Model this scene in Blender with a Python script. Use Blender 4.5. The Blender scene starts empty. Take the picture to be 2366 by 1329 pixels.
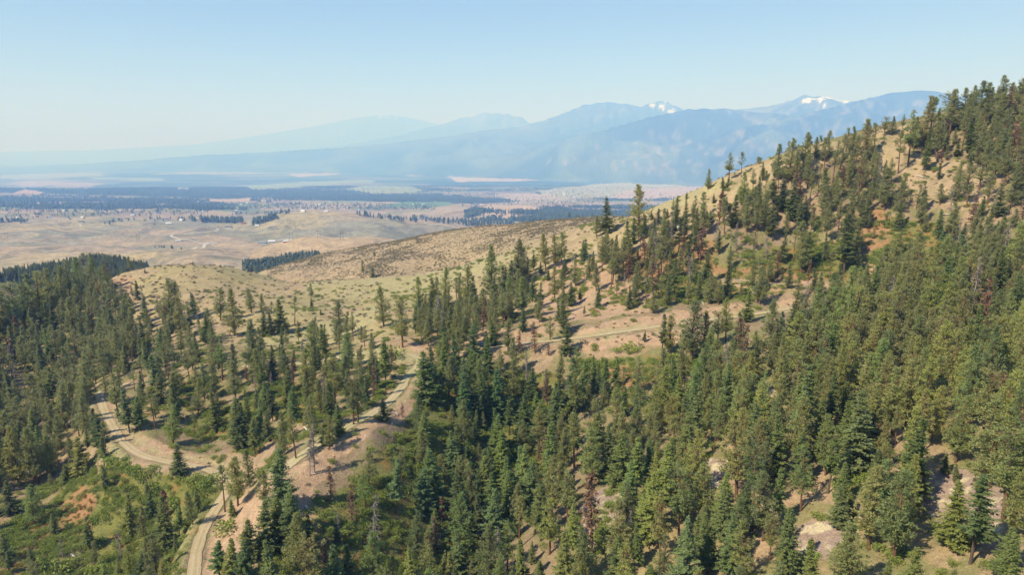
import bpy, math, random
import numpy as np
from mathutils import Vector, Matrix
random.seed(7); np.random.seed(7)
SC = bpy.context.scene
R = math.radians

# ---------------------------------------------------------------- camera
CAM_Z = 620.0                      # metres above the valley floor datum
FPX, CX, CY, PITCH = 1577.0, 1183.0, 664.5, R(11.2)
cam_d = bpy.data.cameras.new('camera'); cam = bpy.data.objects.new('camera', cam_d)
SC.collection.objects.link(cam); SC.camera = cam
cam_d.sensor_width = 36.0; cam_d.lens = 36.0*FPX/2366.0
cam_d.clip_start = 1.0; cam_d.clip_end = 200000.0
cam.location = (0, 0, CAM_Z); cam.rotation_euler = (R(90)-PITCH, 0, 0)

# ---------------------------------------------------------------- sky, sun, exposure
SUN_EL, SUN_AZ = R(46), math.atan2(-0.80, -0.47)      # azimuth clockwise from +Y
world = bpy.data.worlds.new('World'); SC.world = world; world.use_nodes = True
wn = world.node_tree; bg = wn.nodes['Background']
sky = wn.nodes.new('ShaderNodeTexSky'); sky.sky_type = 'NISHITA'; sky.sun_disc = False
sky.sun_elevation = SUN_EL; sky.sun_rotation = SUN_AZ; sky.altitude = 1500
sky.air_density = 1.0; sky.dust_density = 0.15; sky.ozone_density = 2.5
wn.links.new(sky.outputs[0], bg.inputs[0]); bg.inputs[1].default_value = 0.08
sun_d = bpy.data.lights.new('sun', 'SUN'); sun = bpy.data.objects.new('sun', sun_d)
SC.collection.objects.link(sun); sun_d.energy = 4.6; sun_d.angle = R(0.55); sun_d.color = (1.0, 0.955, 0.93)
sd = Vector((math.sin(SUN_AZ)*math.cos(SUN_EL), math.cos(SUN_AZ)*math.cos(SUN_EL), math.sin(SUN_EL)))
sun.rotation_euler = sd.to_track_quat('Z', 'Y').to_euler()
sun.location = (-300, -200, CAM_Z+400)
SC.view_settings.view_transform = 'Standard'; SC.view_settings.look = 'None'
SC.view_settings.gamma = 1.0; SC.view_settings.exposure = 0.66; SC.view_settings.use_curve_mapping = False
SC.render.engine = 'CYCLES'
cy = SC.cycles
cy.max_bounces = 8; cy.diffuse_bounces = 3; cy.glossy_bounces = 2; cy.transmission_bounces = 2
cy.volume_bounces = 2; cy.transparent_max_bounces = 4
cy.use_denoising = True
cy.use_adaptive_sampling = True; cy.adaptive_threshold = 0.015
cy.caustics_reflective = False; cy.caustics_refractive = False
HAZE_DENSITY, HAZE_COLOR = 1.38e-4, (0.205, 0.415, 1.0)

# ---------------------------------------------------------------- pixel <-> world helpers (survey of the place)
sP, cP = math.sin(PITCH), math.cos(PITCH)
def px_ray(px, py):
    """azimuth and rise per horizontal metre of the line of sight through a photo pixel"""
    px = np.asarray(px, float); py = np.asarray(py, float)
    xc = (px-CX)/FPX; zc = (CY-py)/FPX
    y = cP + zc*sP; z = zc*cP - sP
    return np.arctan2(xc, y), z/np.hypot(xc, y)
def to_px(az, D, z):
    """pixel of a point at azimuth az, horizontal distance D, height z relative to the camera"""
    x = D*np.sin(az); y = D*np.cos(az)
    f = y*cP - z*sP; u = y*sP + z*cP
    f = np.maximum(f, 1e-3)
    return CX + FPX*x/f, CY - FPX*u/f

def _hash(ix, iy, seed):
    h = (ix.astype(np.int64)*374761393 + iy.astype(np.int64)*668265263 + seed*1274126177) & 0xFFFFFFFF
    h = ((h ^ (h >> 13))*1274126177) & 0xFFFFFFFF
    h = (h ^ (h >> 16)) & 0xFFFFFF
    return h/float(0xFFFFFF)
def vnoise(x, y, seed=0):
    x = np.asarray(x, float); y = np.asarray(y, float)
    ix = np.floor(x); iy = np.floor(y); fx = x-ix; fy = y-iy
    fx = fx*fx*fx*(fx*(fx*6-15)+10); fy = fy*fy*fy*(fy*(fy*6-15)+10)
    ix = ix.astype(np.int64); iy = iy.astype(np.int64)
    a = _hash(ix, iy, seed); b = _hash(ix+1, iy, seed); c = _hash(ix, iy+1, seed); d = _hash(ix+1, iy+1, seed)
    return (a*(1-fx)+b*fx)*(1-fy) + (c*(1-fx)+d*fx)*fy
def fbm(x, y, scale, octaves=4, seed=0, gain=0.5):
    """0..1, rotated octaves so no grid shows"""
    x = np.asarray(x, float)/scale; y = np.asarray(y, float)/scale
    s = 0.0; a = 1.0; t = 0.0
    for k in range(octaves):
        s = s + a*vnoise(x, y, seed+k*17); t += a; a *= gain
        x, y = (0.8*x-0.6*y)*2.03+11.3, (0.6*x+0.8*y)*2.03-7.1
    return s/t
def ridged(x, y, scale, octaves=4, seed=0):
    x = np.asarray(x, float)/scale; y = np.asarray(y, float)/scale
    s = 0.0; a = 1.0; t = 0.0
    for k in range(octaves):
        n = 1-np.abs(2*vnoise(x, y, seed+k*17)-1); s = s + a*n; t += a; a *= 0.5
        x, y = (0.8*x-0.6*y)*2.03+11.3, (0.6*x+0.8*y)*2.03-7.1
    return s/t
def sstep(a, b, x):
    t = np.clip((np.asarray(x, float)-a)/(b-a), 0, 1); return t*t*(3-2*t)
def in_poly(px, py, poly):
    px = np.asarray(px); py = np.asarray(py); r = np.zeros(px.shape, bool)
    n = len(poly)
    x0 = min(p[0] for p in poly); x1 = max(p[0] for p in poly); y0 = min(p[1] for p in poly); y1 = max(p[1] for p in poly)
    m = (px >= x0) & (px <= x1) & (py >= y0) & (py <= y1)
    idx = np.nonzero(m)
    X = px[idx]; Y = py[idx]; c = np.zeros(X.shape, bool)
    for i in range(n):
        xa, ya = poly[i]; xb, yb = poly[(i+1) % n]
        if ya == yb: continue
        k = ((ya > Y) != (yb > Y)) & (X < (xb-xa)*(Y-ya)/(yb-ya)+xa)
        c ^= k
    r[idx] = c
    return r
# ---------------------------------------------------------------- terrain: surveyed heights
# (photo x, photo y, horizontal distance in metres); points behind a crest are given lower than the crest line
SURVEY = [
 # below and at the bottom of the frame
 (0,1800,125),(400,1850,95),(800,1850,105),(1200,1850,95),(1600,1850,85),(2000,1850,80),(2366,1800,78),
 (0,1329,200),(100,1329,195),(300,1329,182),(400,1329,162),(450,1329,150),(520,1329,142),(600,1329,140),(700,1329,140),(800,1329,141),(980,1329,149),(1150,1329,145),
 (1300,1329,136),(1500,1329,130),(1700,1329,124),(2000,1329,118),(2200,1329,117),(2366,1329,115),
 # brushy hollow and lower road
 (0,1200,232),(200,1200,216),(350,1200,202),(430,1230,182),(460,1250,166),(490,1195,177),(540,1130,190),(520,1095,196),(430,1075,208),(350,1065,217),(300,1042,227),(270,1020,238),
 (240,970,262),(228,935,281),(222,912,294),(0,1100,265),(120,1110,252),(220,1090,236),(350,1110,210),(450,1140,195),
 (600,1170,162),(620,1110,172),(640,1230,152),(560,1240,160),
 # slope above lower road
 (400,1000,238),(320,960,262),(500,1030,222),(600,1030,206),(600,940,232),(500,900,256),(400,920,256),(300,850,312),(400,850,296),(500,820,298),(560,850,267),(700,900,240),(620,1000,215),
 # upper road on the spur
 (700,1050,179),(760,1005,186),(800,983,191),(850,958,200),(900,930,208),(930,895,217),(950,865,228),(975,838,240),(950,818,248),(880,806,257),(780,825,262),(700,838,263),(600,850,266),
 (700,950,215),(800,900,228),(860,860,238),(700,1150,163),(800,1060,175),(860,1010,180),(960,900,218),
 # gulch
 (850,1250,151),(900,1150,164),(850,1100,170),(950,1050,183),(1000,1150,171),(1000,1250,158),(1050,1000,199),(1100,950,215),(1000,900,217),(1050,850,232),(1150,880,229),(1250,850,232),(1250,930,220),
 (1150,1100,190),(1100,1230,165),(1250,1000,206),(1400,1200,146),(1300,1100,180),(1400,1000,196),(1500,880,214),(1400,850,228),(1500,1100,167),
 # right slope
 (1550,1200,143),(1700,1100,152),(1700,1000,170),(1600,940,205),(1700,900,196),(1700,820,222),(1850,1000,166),(1850,1150,143),(2000,1100,146),(2000,1230,131),(2000,950,180),(2000,850,205),(2000,750,238),(1850,800,222),(1850,740,243),
 (2200,1150,141),(2200,1250,127),(2200,1000,163),(2200,850,198),(2200,720,235),(2050,680,265),(2366,1150,136),(2366,1000,162),(2366,900,186),(2366,750,225),(2366,600,278),(2200,620,276),(2100,640,280),
 # road cut in the right middle
 (1150,800,245),(1230,790,246),(1320,783,246),(1420,768,246),(1500,756,248),(1600,742,254),(1720,728,262),(1850,705,270),
 (1320,740,262),(1500,715,266),(1700,690,271),(1400,800,238),(1500,800,234),(1620,790,234),
 (1640,645,292),(1740,648,290),(1800,655,288),(1880,662,286),(1960,665,286),(2020,645,291),(1640,690,277),
 # centre
 (1130,745,290),(1130,700,318),(1000,760,280),(1000,720,318),(1050,780,262),(1200,720,290),(1250,660,318),(1300,680,300),(1350,720,272),(1180,640,345),(1400,620,312),(1400,680,288),(1500,650,290),
 (880,760,290),(880,730,312),(800,760,312),(700,790,300),(700,740,335),(600,760,335),(600,700,380),(500,760,345),(500,700,385),(400,760,370),(300,780,378),(400,700,405),(300,700,425),
 # left shoulder
 (0,900,352),(0,835,392),(100,800,395),(100,950,325),(150,850,365),(200,760,405),(200,1000,275),(60,1020,300),(-250,1100,290),(-250,1329,215),
 (0,775,435),(60,745,445),(120,712,458),(180,688,470),(240,664,482),(255,700,440),(280,634,490),(-250,850,420),
 (330,618,492),(400,613,482),(460,612,485),(540,622,480),(620,640,475),(680,655,465),(750,653,462),(850,646,462),(950,640,462),(1050,618,450),(1100,600,440),
 (450,650,440),(600,665,428),(750,690,392),(850,690,375),(950,680,372),(1050,660,360),
 # right ridge
 (1150,585,440),(1250,558,430),(1330,530,418),(1400,512,400),(1450,505,385),(1520,478,372),(1580,455,362),(1630,438,356),(1700,412,352),(1800,378,352),(1880,352,356),(1960,328,364),(2030,300,374),(2080,292,380),(2150,272,388),(2200,262,392),(2290,250,398),(2366,238,402),(2600,190,410),
 (1400,560,345),(1500,560,325),(1500,520,345),(1600,560,312),(1600,500,335),(1700,560,306),(1700,480,330),(1800,580,308),(1800,480,328),(1900,600,304),(1900,500,325),(1900,420,344),(2000,600,302),(2000,480,330),(2000,380,356),
 (2100,560,310),(2100,450,335),(2100,360,364),(2200,520,315),(2200,420,342),(2200,330,372),(2366,520,300),(2366,400,345),(2366,300,388),(2600,520,290),(2600,350,372),(2600,800,215),(2600,1100,140),(2600,1500,98),
 # behind the near crests
 (-250,900,640),(0,840,620),(120,795,640),(250,740,660),(0,790,480),(120,735,520),(240,690,540),
 (1400,524,440),(1500,496,420),(1600,459,405),(1700,424,400),(1800,392,400),(1900,364,402),(2000,334,415),(2100,308,430),(2200,288,440),(2366,266,448),(1700,450,440),(1900,390,450),(2100,340,480),(2366,300,490),(2600,240,470),(400,690,640),(540,690,600),(680,700,560),(800,690,530),(950,672,520),(1100,625,500),(1700,470,480),(1900,430,500),(2100,400,520),(2366,370,540),(2600,330,560),
 (1700,530,620),(1900,520,680),(2100,500,700),(2366,480,750),(1500,530,520),
 # brown shrubby hill
 (615,625,665),(660,608,690),(700,596,705),(770,580,715),(850,566,705),(950,550,690),(1050,534,665),(1150,523,640),(1250,513,615),(1365,503,590),(1430,500,560),
 (640,635,610),(700,640,590),(740,615,630),(850,635,540),(850,600,600),(950,625,540),(950,585,600),(1050,590,545),(1050,560,595),(1150,575,500),(1150,550,560),(1250,545,500),(1300,530,520),
 (600,680,900),(770,640,950),(850,630,980),(1000,600,950),(1200,570,900),(1365,560,900),(1600,545,900),
 # wooded ridge at far left
 (-300,690,850),(0,674,880),(60,660,900),(140,630,940),(220,604,980),(290,610,1010),(330,626,1020),(0,745,760),(140,720,800),(260,660,860),(330,660,850),
 (0,720,1200),(200,680,1250),(400,650,1200),(-300,740,1150),
 # dark draw and small bluff with the barn
 (560,632,1080),(650,625,1120),(740,602,1180),(600,612,1200),(480,628,1150),(420,610,1350),(560,600,1330),(700,585,1400),(850,568,1480),(800,549,1680),(720,548,1720),(650,560,1750),(880,556,1640),(580,575,1650),(960,585,1500),
 (700,570,2000),(850,565,2000),(960,570,1900),
 # cream ridge
 (960,556,1650),(1050,545,1700),(1120,534,1780),(1200,525,1850),(1300,516,1900),(1365,515,1850),(1100,560,2100),(1250,545,2200),(1450,540,2200),
 # plain
 (0,620,1650),(150,610,1600),(300,600,1500),(200,560,2100),(0,560,2200),(400,560,2000),(500,575,1850),(470,545,2300),(620,540,2300),(350,530,2600),(150,520,3000),(0,520,3000),(500,520,2900),(600,520,2750),
 (660,500,2750),(720,493,2800),(800,490,2750),(870,494,2650),(950,512,2500),(760,520,2400),(1000,535,2300),(880,535,2150),
 (800,510,3500),(640,505,3500),(960,530,3200),
 (1000,492,3900),(1100,500,3600),(1080,520,3000),(1200,505,3300),(940,490,4300),(1250,480,4600),(1400,500,3600),
 (0,490,4300),(200,490,4300),(500,490,4300),(700,478,5000),(900,470,5600),(1200,470,5400),(1500,480,5000),
 (0,460,6900),(400,460,6900),(800,455,7300),(1200,450,7600),(1600,450,7600),
 (0,430,10500),(400,430,10500),(800,425,11000),(1200,422,11500),(1600,422,11500),(2000,440,9500),(2366,440,9500),(2366,480,5500),(2000,500,4000),(2366,540,2500),(1700,530,2800),(2000,560,2000),(-300,430,10500),(-300,520,3000),(-300,620,1600),
 (0,403,19000),(800,402,19000),(1600,402,19000),(2366,402,19000),(-300,403,19000),
]
A = np.array(SURVEY, float)
saz, st = px_ray(A[:, 0], A[:, 1]); sv = np.log(A[:, 2])
def _U(r2): return 0.5*r2*np.log(np.maximum(r2, 1e-18))
def tps_fit(u, v, w, lam):
    n = len(u); K = _U((u[:, None]-u)**2+(v[:, None]-v)**2) + lam*np.eye(n)
    P = np.stack([np.ones(n), u, v], 1)
    M = np.zeros((n+3, n+3)); M[:n, :n] = K; M[:n, n:] = P; M[n:, :n] = P.T
    return np.linalg.solve(M, np.concatenate([w, np.zeros(3)]))
KV = 0.8
_cf = tps_fit(saz, sv*KV, st, 2e-4)
def tps_eval(u, v):
    v = v*KV; u = u.ravel(); v = v.ravel(); out = np.empty(u.shape)
    su, s2 = saz, sv*KV
    for i in range(0, len(u), 20000):
        a = u[i:i+20000]; b = v[i:i+20000]
        out[i:i+20000] = _U((a[:, None]-su)**2+(b[:, None]-s2)**2) @ _cf[:-3] + _cf[-3] + _cf[-2]*a + _cf[-1]*b
    return out
# coarse lattice of the spline, then bicubic-ish lookup through dense bilinear
AZ0, AZ1, NA = R(-47), R(47), 640
vv = np.concatenate([np.arange(math.log(38), math.log(600), 0.0038), np.arange(math.log(600), math.log(1300), 0.0055), np.linspace(math.log(1300), math.log(60000), 540)])
NV = len(vv); azs = np.linspace(AZ0, AZ1, NA)
c_az = np.linspace(AZ0, AZ1, 240); c_v = np.linspace(vv[0], math.log(14500), 420)
_g = tps_eval(*np.meshgrid(c_az, c_v)).reshape(len(c_v), len(c_az))
def bilin(G, ga, gv, a, v):
    i = np.clip((a-ga[0])/(ga[1]-ga[0]), 0, len(ga)-1.001); j = np.clip((v-gv[0])/(gv[1]-gv[0]), 0, len(gv)-1.001)
    i0 = i.astype(int); j0 = j.astype(int); fi = i-i0; fj = j-j0
    return (G[j0, i0]*(1-fi)+G[j0, i0+1]*fi)*(1-fj)+(G[j0+1, i0]*(1-fi)+G[j0+1, i0+1]*fi)*fj

VALLEY = -600.0
# mountain ridges: crest (photo x, photo y, distance), width of the front face in metres, roughness, back-side slope
RIDGES = [
 ([(-300,352,46000),(0,350,46000),(200,347,46000),(450,333,45000),(600,311,43000),(720,291,41000),(790,277,40500),(840,268,40000),(885,262,40000),(930,267,40000),(975,276,40000),(1030,290,40000),(1150,330,40000),(1300,350,40000)], 9000, 30, .45),
 ([(450,365,33000),(650,352,32000),(760,338,31000),(850,325,30000),(930,309,30000),(1000,291,29500),(1060,272,29500),(1095,268,29000),(1120,258,29000),(1136,262,29000),(1150,259,29000),(1163,264,29000),(1172,260,29000),(1186,268,29000),(1205,269,29000),(1222,283,29000),(1260,300,29000),(1400,335,28000)], 7000, 45, .5),
 ([(60,385,30000),(300,371,28000),(480,357,26000),(620,350,24000),(760,341,22500),(900,330,21500),(1010,316,21500),(1120,300,21500),(1200,291,21800),(1260,276,22000),(1300,261,22200),(1345,242,22500),(1400,234,22800),(1450,238,23000),(1482,246,23500),(1500,237,24000),(1525,232,24200),(1545,236,24200),(1565,246,24000),(1620,275,24000),(1750,320,23500)], 5500, 35, .45),
 ([(1450,330,22500),(1560,300,22500),(1640,270,22000),(1700,253,22000),(1770,245,22000),(1830,231,21500),(1858,216,21500),(1880,220,21500),(1905,217,21500),(1940,230,21500),(1975,233,21500),(2010,236,21500),(2080,270,21000),(2200,245,24000),(2220,222,25000),(2250,214,25000),(2290,214,25000),(2340,225,25000),(2500,240,25000)], 7000, 30, .45),
 ([(760,402,14200),(880,394,14000),(1000,382,14000),(1100,370,14200),(1200,350,14800),(1300,322,15600),(1390,299,16200),(1460,281,16600),(1530,262,17000),(1590,252,17300),(1650,249,17500),(1720,254,17600),(1800,262,17600),(1850,268,17300),(1950,290,17000)], 4800, 45, .45),
 ([(1300,408,12600),(1390,386,12800),(1480,362,13300),(1560,340,13900),(1640,318,14600),(1720,295,15300),(1800,276,16000),(1870,258,16500),(1950,240,17000),(2020,222,17500),(2070,210,18000),(2110,206,18000),(2160,209,18000),(2210,219,18000),(2300,228,18000),(2500,240,18000)], 4600, 45, .45),
]
_fa = px_ray(np.array([-300, 400, 700, 900, 1100, 1300, 1500, 1800, 2366]), np.full(9, 400.))[0]
_fd = np.array([24000, 23500, 21500, 19000, 16500, 14300, 13300, 12700, 12400])     # distance of the mountain foot
def mountains(az, D, X, Y):
    h = np.full(np.shape(D), -1e9); lay = np.zeros(np.shape(D), int)
    wx = X + 900*(fbm(X, Y, 2600, 3, 5)-.5)*2; wy = Y + 900*(fbm(X, Y, 2600, 3, 9)-.5)*2
    rg = ridged(wx, wy, 2300, 5, 31); rg2 = ridged(X, Y, 700, 4, 77)
    crag = fbm(X, Y, 420, 4, 12)
    for k, (pts, W, rough, back) in enumerate(RIDGES):
        p = np.array(pts, float); p[:, 2] *= (1.26, 1.25, 1.08, 1, 1, 1)[k]; a, t = px_ray(p[:, 0], p[:, 1])
        o = np.argsort(a); a = a[o]; dc = p[o, 2]; zc = t[o]*dc
        Dc = np.interp(az, a, dc); foot = np.interp(az, _fa, _fd)
        Dc = np.maximum(Dc, foot+2600); Zc = np.interp(az, a, t[o])*Dc; W = np.clip(Dc-foot, 2600, W*1.25)
        edge = sstep(a[0]-.06, a[0], az)*(1-sstep(a[-1], a[-1]+.06, az))
        s = Dc-D
        Zc = VALLEY-40+(Zc-VALLEY+40)*edge
        q = np.clip(s/W, 0, 1.4)
        front = VALLEY-20 + (Zc-VALLEY+20)*(1-np.clip(q, 0, 1))**1.25 - 60*np.maximum(q-1, 0)
        bk = Zc + s*back
        z = np.where(s >= 0, front, bk)
        env = sstep(.02, .25, q)*(1-sstep(.75, 1.05, q))
        z = z + (rg-.66)*(Zc-VALLEY)*.62*env + (rg2-.6)*(Zc-VALLEY)*.10*sstep(.01, .12, q)*(1-sstep(.8, 1.1, q)) + (crag-.5)*rough*1.6*(1-sstep(.0, .3, q))*edge
        m = z > h; h = np.where(m, z, h); lay = np.where(m, k+1, lay)
    return h, lay

def base_height(az, D):
    az, D = np.broadcast_arrays(np.asarray(az, float), np.asarray(D, float))
    X = D*np.sin(az); Y = D*np.cos(az); v = np.log(D)
    t = bilin(_g, c_az, c_v, az, np.minimum(v, c_v[-1]))
    z = t*D
    far = sstep(9500, 13000, D)
    z = z*(1-far) + (VALLEY + 14*(fbm(X, Y, 3000, 3, 3)-.5))*far
    # erosion detail growing with distance from the camera
    z = z + (fbm(X, Y, 38, 4, 21)-.5)*3.2*sstep(60, 150, D)*(1-sstep(900, 2500, D)) + (fbm(X, Y, 7, 3, 41)-.5)*.7*(1-sstep(500, 1200, D))
    z = z + (ridged(X, Y, 230, 4, 51)-.62)*34*sstep(560, 1100, D)*(1-sstep(3000, 6000, D)) + (fbm(X, Y, 500, 3, 55)-.5)*30*sstep(1200, 2500, D)*(1-sstep(6000, 9000, D))
    return z
AG, VG = np.meshgrid(azs, vv); DG = np.exp(VG); XG = DG*np.sin(AG); YG = DG*np.cos(AG)
ZG = base_height(AG, DG)
LAY = np.zeros(ZG.shape, int)
fm = vv > math.log(7000)
mh, ml = mountains(AG[fm], DG[fm], XG[fm], YG[fm])
zz = ZG[fm]; ll = np.where(mh > zz, ml, 0); ZG[fm] = np.maximum(zz, mh); LAY[fm] = ll
def hgt(az, D):
    """terrain height relative to the camera from the built grid (nonuniform rows)"""
    az, D = np.broadcast_arrays(np.asarray(az, float), np.asarray(D, float))
    v = np.log(np.maximum(D, 38.1))
    j = np.clip(np.searchsorted(vv, v)-1, 0, NV-2); fj = np.clip((v-vv[j])/(vv[j+1]-vv[j]), 0, 1)
    i = np.clip((az-AZ0)/(azs[1]-azs[0]), 0, NA-1.001); i0 = i.astype(int); fi = i-i0
    return (ZG[j, i0]*(1-fi)+ZG[j, i0+1]*fi)*(1-fj)+(ZG[j+1, i0]*(1-fi)+ZG[j+1, i0+1]*fi)*fj
def hxy(x, y): return hgt(np.arctan2(x, y), np.hypot(x, y))
def cast(px, py, dmin=60., dmax=12000.):
    """where the line of sight through a photo pixel meets the ground: x, y, z (relative), distance"""
    az, t = px_ray(px, py)
    Ds = np.exp(np.linspace(math.log(dmin), math.log(dmax), 2600))
    g = hgt(np.full(Ds.shape, float(az)), Ds) - float(t)*Ds
    k = np.nonzero(g >= 0)[0]
    if len(k) == 0: return None
    k = k[0]
    if k > 0:
        f = -g[k-1]/(g[k]-g[k-1]+1e-12); D = Ds[k-1]+(Ds[k]-Ds[k-1])*f
    else: D = Ds[0]
    return D*math.sin(az), D*math.cos(az), float(hgt(float(az), D)), D

# ---------------------------------------------------------------- dirt tracks (benched into the slopes)
def smooth_line(pts, n):
    p = np.array(pts, float); d = np.concatenate([[0], np.cumsum(np.hypot(*np.diff(p[:, :2], axis=0).T))])
    s = np.linspace(0, d[-1], n); q = np.stack([np.interp(s, d, p[:, k]) for k in range(p.shape[1])], 1)
    for _ in range(6):
        q[1:-1] = (q[:-2]+2*q[1:-1]+q[2:])/4
    return q
TRACKS = {
 'lower': dict(w=2.3, px=[(452,1420),(447,1329),(452,1285),(462,1245),(482,1205),(508,1165),(530,1130),(522,1100),(480,1084),(430,1074),(380,1068),(340,1058),(305,1040),(280,1018),(262,990),(246,960),(236,935),(229,915),(238,903),(262,894),(300,885)]),
 'spur': dict(w=2.5, px=[(655,1085),(700,1050),(745,1018),(790,992),(830,972),(872,950),(905,925),(925,898),(945,868),(968,845),(972,832),(955,820),(915,812),(870,812),(800,824),(730,836),(650,845),(600,849),(560,846)]),
 'cut': dict(w=2.6, px=[(1100,803),(1150,800),(1230,792),(1320,783),(1380,775),(1440,766),(1500,757),(1560,749),(1620,741),(1680,734),(1740,727),(1830,712),(1900,700)]),
 'bench': dict(w=1.8, px=[(1620,642),(1680,646),(1740,650),(1800,656),(1860,662),(1920,667),(1965,662),(2000,650),(2035,642),(2060,636)]),
 'ridge_track': dict(w=1.8, px=[(1440,556),(1410,560),(1390,562),(1378,570),(1374,582),(1380,592)]),
}
for k, t in TRACKS.items():
    P = []
    for (x, y) in t['px']:
        c = cast(x, y, 60, 700)
        if c: P.append(c[:3])
    t['pts'] = smooth_line(P, 160)
    z = t['pts'][:, 2].copy()
    for _ in range(60): z[1:-1] = (z[:-2]+z[1:-1]*2+z[2:])/4
    t['pts'][:, 2] = z
near_rows = vv < math.log(620)
nx, ny, nz = XG[near_rows], YG[near_rows], ZG[near_rows]
TRK = np.full(nx.shape, 1e9)          # distance to the nearest track, kept for the ground colours
for k, t in TRACKS.items():
    P = t['pts']
    m = (nx > P[:, 0].min()-14) & (nx < P[:, 0].max()+14) & (ny > P[:, 1].min()-14) & (ny < P[:, 1].max()+14)
    X = nx[m]; Y = ny[m]; d2 = np.full(X.shape, 1e9); zr = np.zeros(X.shape)
    for i in range(len(P)-1):
        a = P[i]; b = P[i+1]; ab = b-a; L = ab[0]**2+ab[1]**2+1e-9
        s = np.clip(((X-a[0])*ab[0]+(Y-a[1])*ab[1])/L, 0, 1)
        d = (X-a[0]-s*ab[0])**2+(Y-a[1]-s*ab[1])**2
        c = d < d2; d2 = np.where(c, d, d2); zr = np.where(c, a[2]+s*ab[2], zr)
    d = np.sqrt(d2); w = t['w']
    f = 1-sstep(w, w+5.5, d)
    nz[m] = nz[m]*(1-f)+(zr-.10)*f
    TRK[m] = np.minimum(TRK[m], d/w)
ZG[near_rows] = nz
# ---------------------------------------------------------------- ground colours (real surface colours; relief shading painted in on the mountains only)
PXG, PYG = to_px(AG, DG, ZG)
wob = 16*(fbm(XG, YG, 9, 4, 61)-.5) ; wob2 = 16*(fbm(XG, YG, 9, 4, 67)-.5)
amp = np.clip(150/DG, .1, 1.6)
WX = PXG + wob*amp*3; WY = PYG + wob2*amp*2
NEAR = DG < 1120
COL = np.zeros(ZG.shape+(3,))
def setc(m, c, w=1.0):
    c = np.array(c); k = (m*w)[..., None]; COL[:] = COL*(1-k)+c*k
def C(*c): return np.array(c)
n1 = fbm(XG, YG, 26, 4, 101); n2 = fbm(XG, YG, 5, 4, 103); n3 = fbm(XG, YG, 90, 3, 107); n4 = fbm(XG, YG, 1.6, 3, 109)
SOIL, LITTER, DRY, GREENG, PINK, ORANGE, GREY, SAGE, BRUSH = C(.34,.245,.16), C(.235,.18,.115), C(.36,.285,.165), C(.24,.26,.105), C(.385,.28,.19), C(.27,.15,.06), C(.33,.255,.215), C(.25,.205,.125), C(.15,.155,.06)
def mix3(a, b, f): return a*(1-f)[..., None]+b*f[..., None]
# forest floor
COL[:] = mix3(mix3(mix3(LITTER, C(.27,.215,.115), sstep(.35, .6, n3)), SOIL, sstep(.5, .68, n1)*.8), C(.16,.17,.065), sstep(.46, .62, n2)*.65)
GREEN_POLYS = [
 [(640,1329),(640,1240),(760,1150),(850,1080),(930,1000),(1010,880),(1120,860),(1300,860),(1330,1000),(1250,1120),(1150,1250),(1100,1329)],
 [(150,1120),(260,1080),(400,1090),(520,1120),(500,1180),(440,1250),(400,1329),(0,1420),(0,1260),(100,1180)],
 [(640,900),(760,890),(760,960),(690,980),(620,960),(500,1020),(420,1000),(440,960)],
 [(1930,560),(2050,500),(2180,520),(2230,600),(2150,660),(2000,660),(1880,640),(1750,620),(1700,580)],
 [(1330,830),(1480,825),(1660,820),(1700,850),(1500,890),(1320,870)],
 [(1030,740),(1090,740),(1080,790),(1030,800)],
 [(1500,610),(1900,600),(1900,640),(1700,700),(1540,690)],
 [(1950,1080),(2010,1060),(2030,1110),(1960,1160)],
]
gp = np.zeros(ZG.shape, bool)
for P in GREEN_POLYS: gp |= in_poly(WX, WY, P) & NEAR
COL = np.where(gp[..., None], mix3(mix3(BRUSH, C(.17,.17,.05), n1), ORANGE*.95, sstep(.55, .68, n2)*.6), COL)
ORANGE_POLYS = [[(120,1180),(190,1120),(230,1150),(210,1230),(150,1240),(80,1260),(60,1220)], [(650,890),(730,890),(720,930),(650,925)], [(1400,850),(1520,840),(1530,900),(1420,890)], [(1550,540),(1680,560),(1650,620),(1480,640),(1400,600)], [(1960,510),(2040,480),(2060,560),(1980,600)], [(0,1330),(0,1290),(60,1240),(90,1329)],[(1580,610),(1900,620),(1880,650),(1600,640)]]
op = np.zeros(ZG.shape, bool)
for P in ORANGE_POLYS: op |= in_poly(WX, WY, P) & NEAR
COL = np.where(op[..., None], mix3(mix3(ORANGE, C(.30,.19,.11), n1), BRUSH, sstep(.5, .62, n2)*.6), COL)
# open dry grass of the saddle and the ridge
GRASS_POLYS = [
 [(255,700),(235,650),(270,625),(330,590),(500,590),(700,640),(900,630),(1050,600),(1140,590),(1230,540),(1420,490),(1520,465),(1640,415),(1800,360),(1900,330),(1990,330),(2040,290),(2100,290),(2110,330),(2060,420),(2040,410),(1990,360),(1800,400),(1740,440),(1640,520),(1560,545),(1430,590),(1380,640),(1240,700),(1130,760),(1000,740),(900,800),(760,800),(560,810),(430,790),(330,760)],
 [(2090,380),(2130,350),(2260,380),(2300,440),(2280,470),(2150,470),(2090,440)],
]
gr = np.zeros(ZG.shape, bool)
for P in GRASS_POLYS: gr |= in_poly(WX, WY, P) & NEAR
grass = mix3(mix3(mix3(DRY, C(.33,.285,.145), sstep(.4, .65, n3)), PINK*.95, sstep(.5, .7, n1)*.65), C(.21,.18,.10), sstep(.5, .66, n2)*.5)
COL = np.where(gr[..., None], grass, COL)
YG_POLYS = [[(700,650),(950,640),(1130,590),(1180,590),(1120,640),(1000,680),(860,690),(700,680)], [(1500,470),(1640,425),(1700,410),(1640,450),(1560,480),(1480,500)], [(560,800),(760,740),(880,700),(880,740),(760,800)], [(750,820),(960,800),(960,835),(760,860)]]
yg = np.zeros(ZG.shape, bool)
for P in YG_POLYS: yg |= in_poly(WX, WY, P) & NEAR
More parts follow.
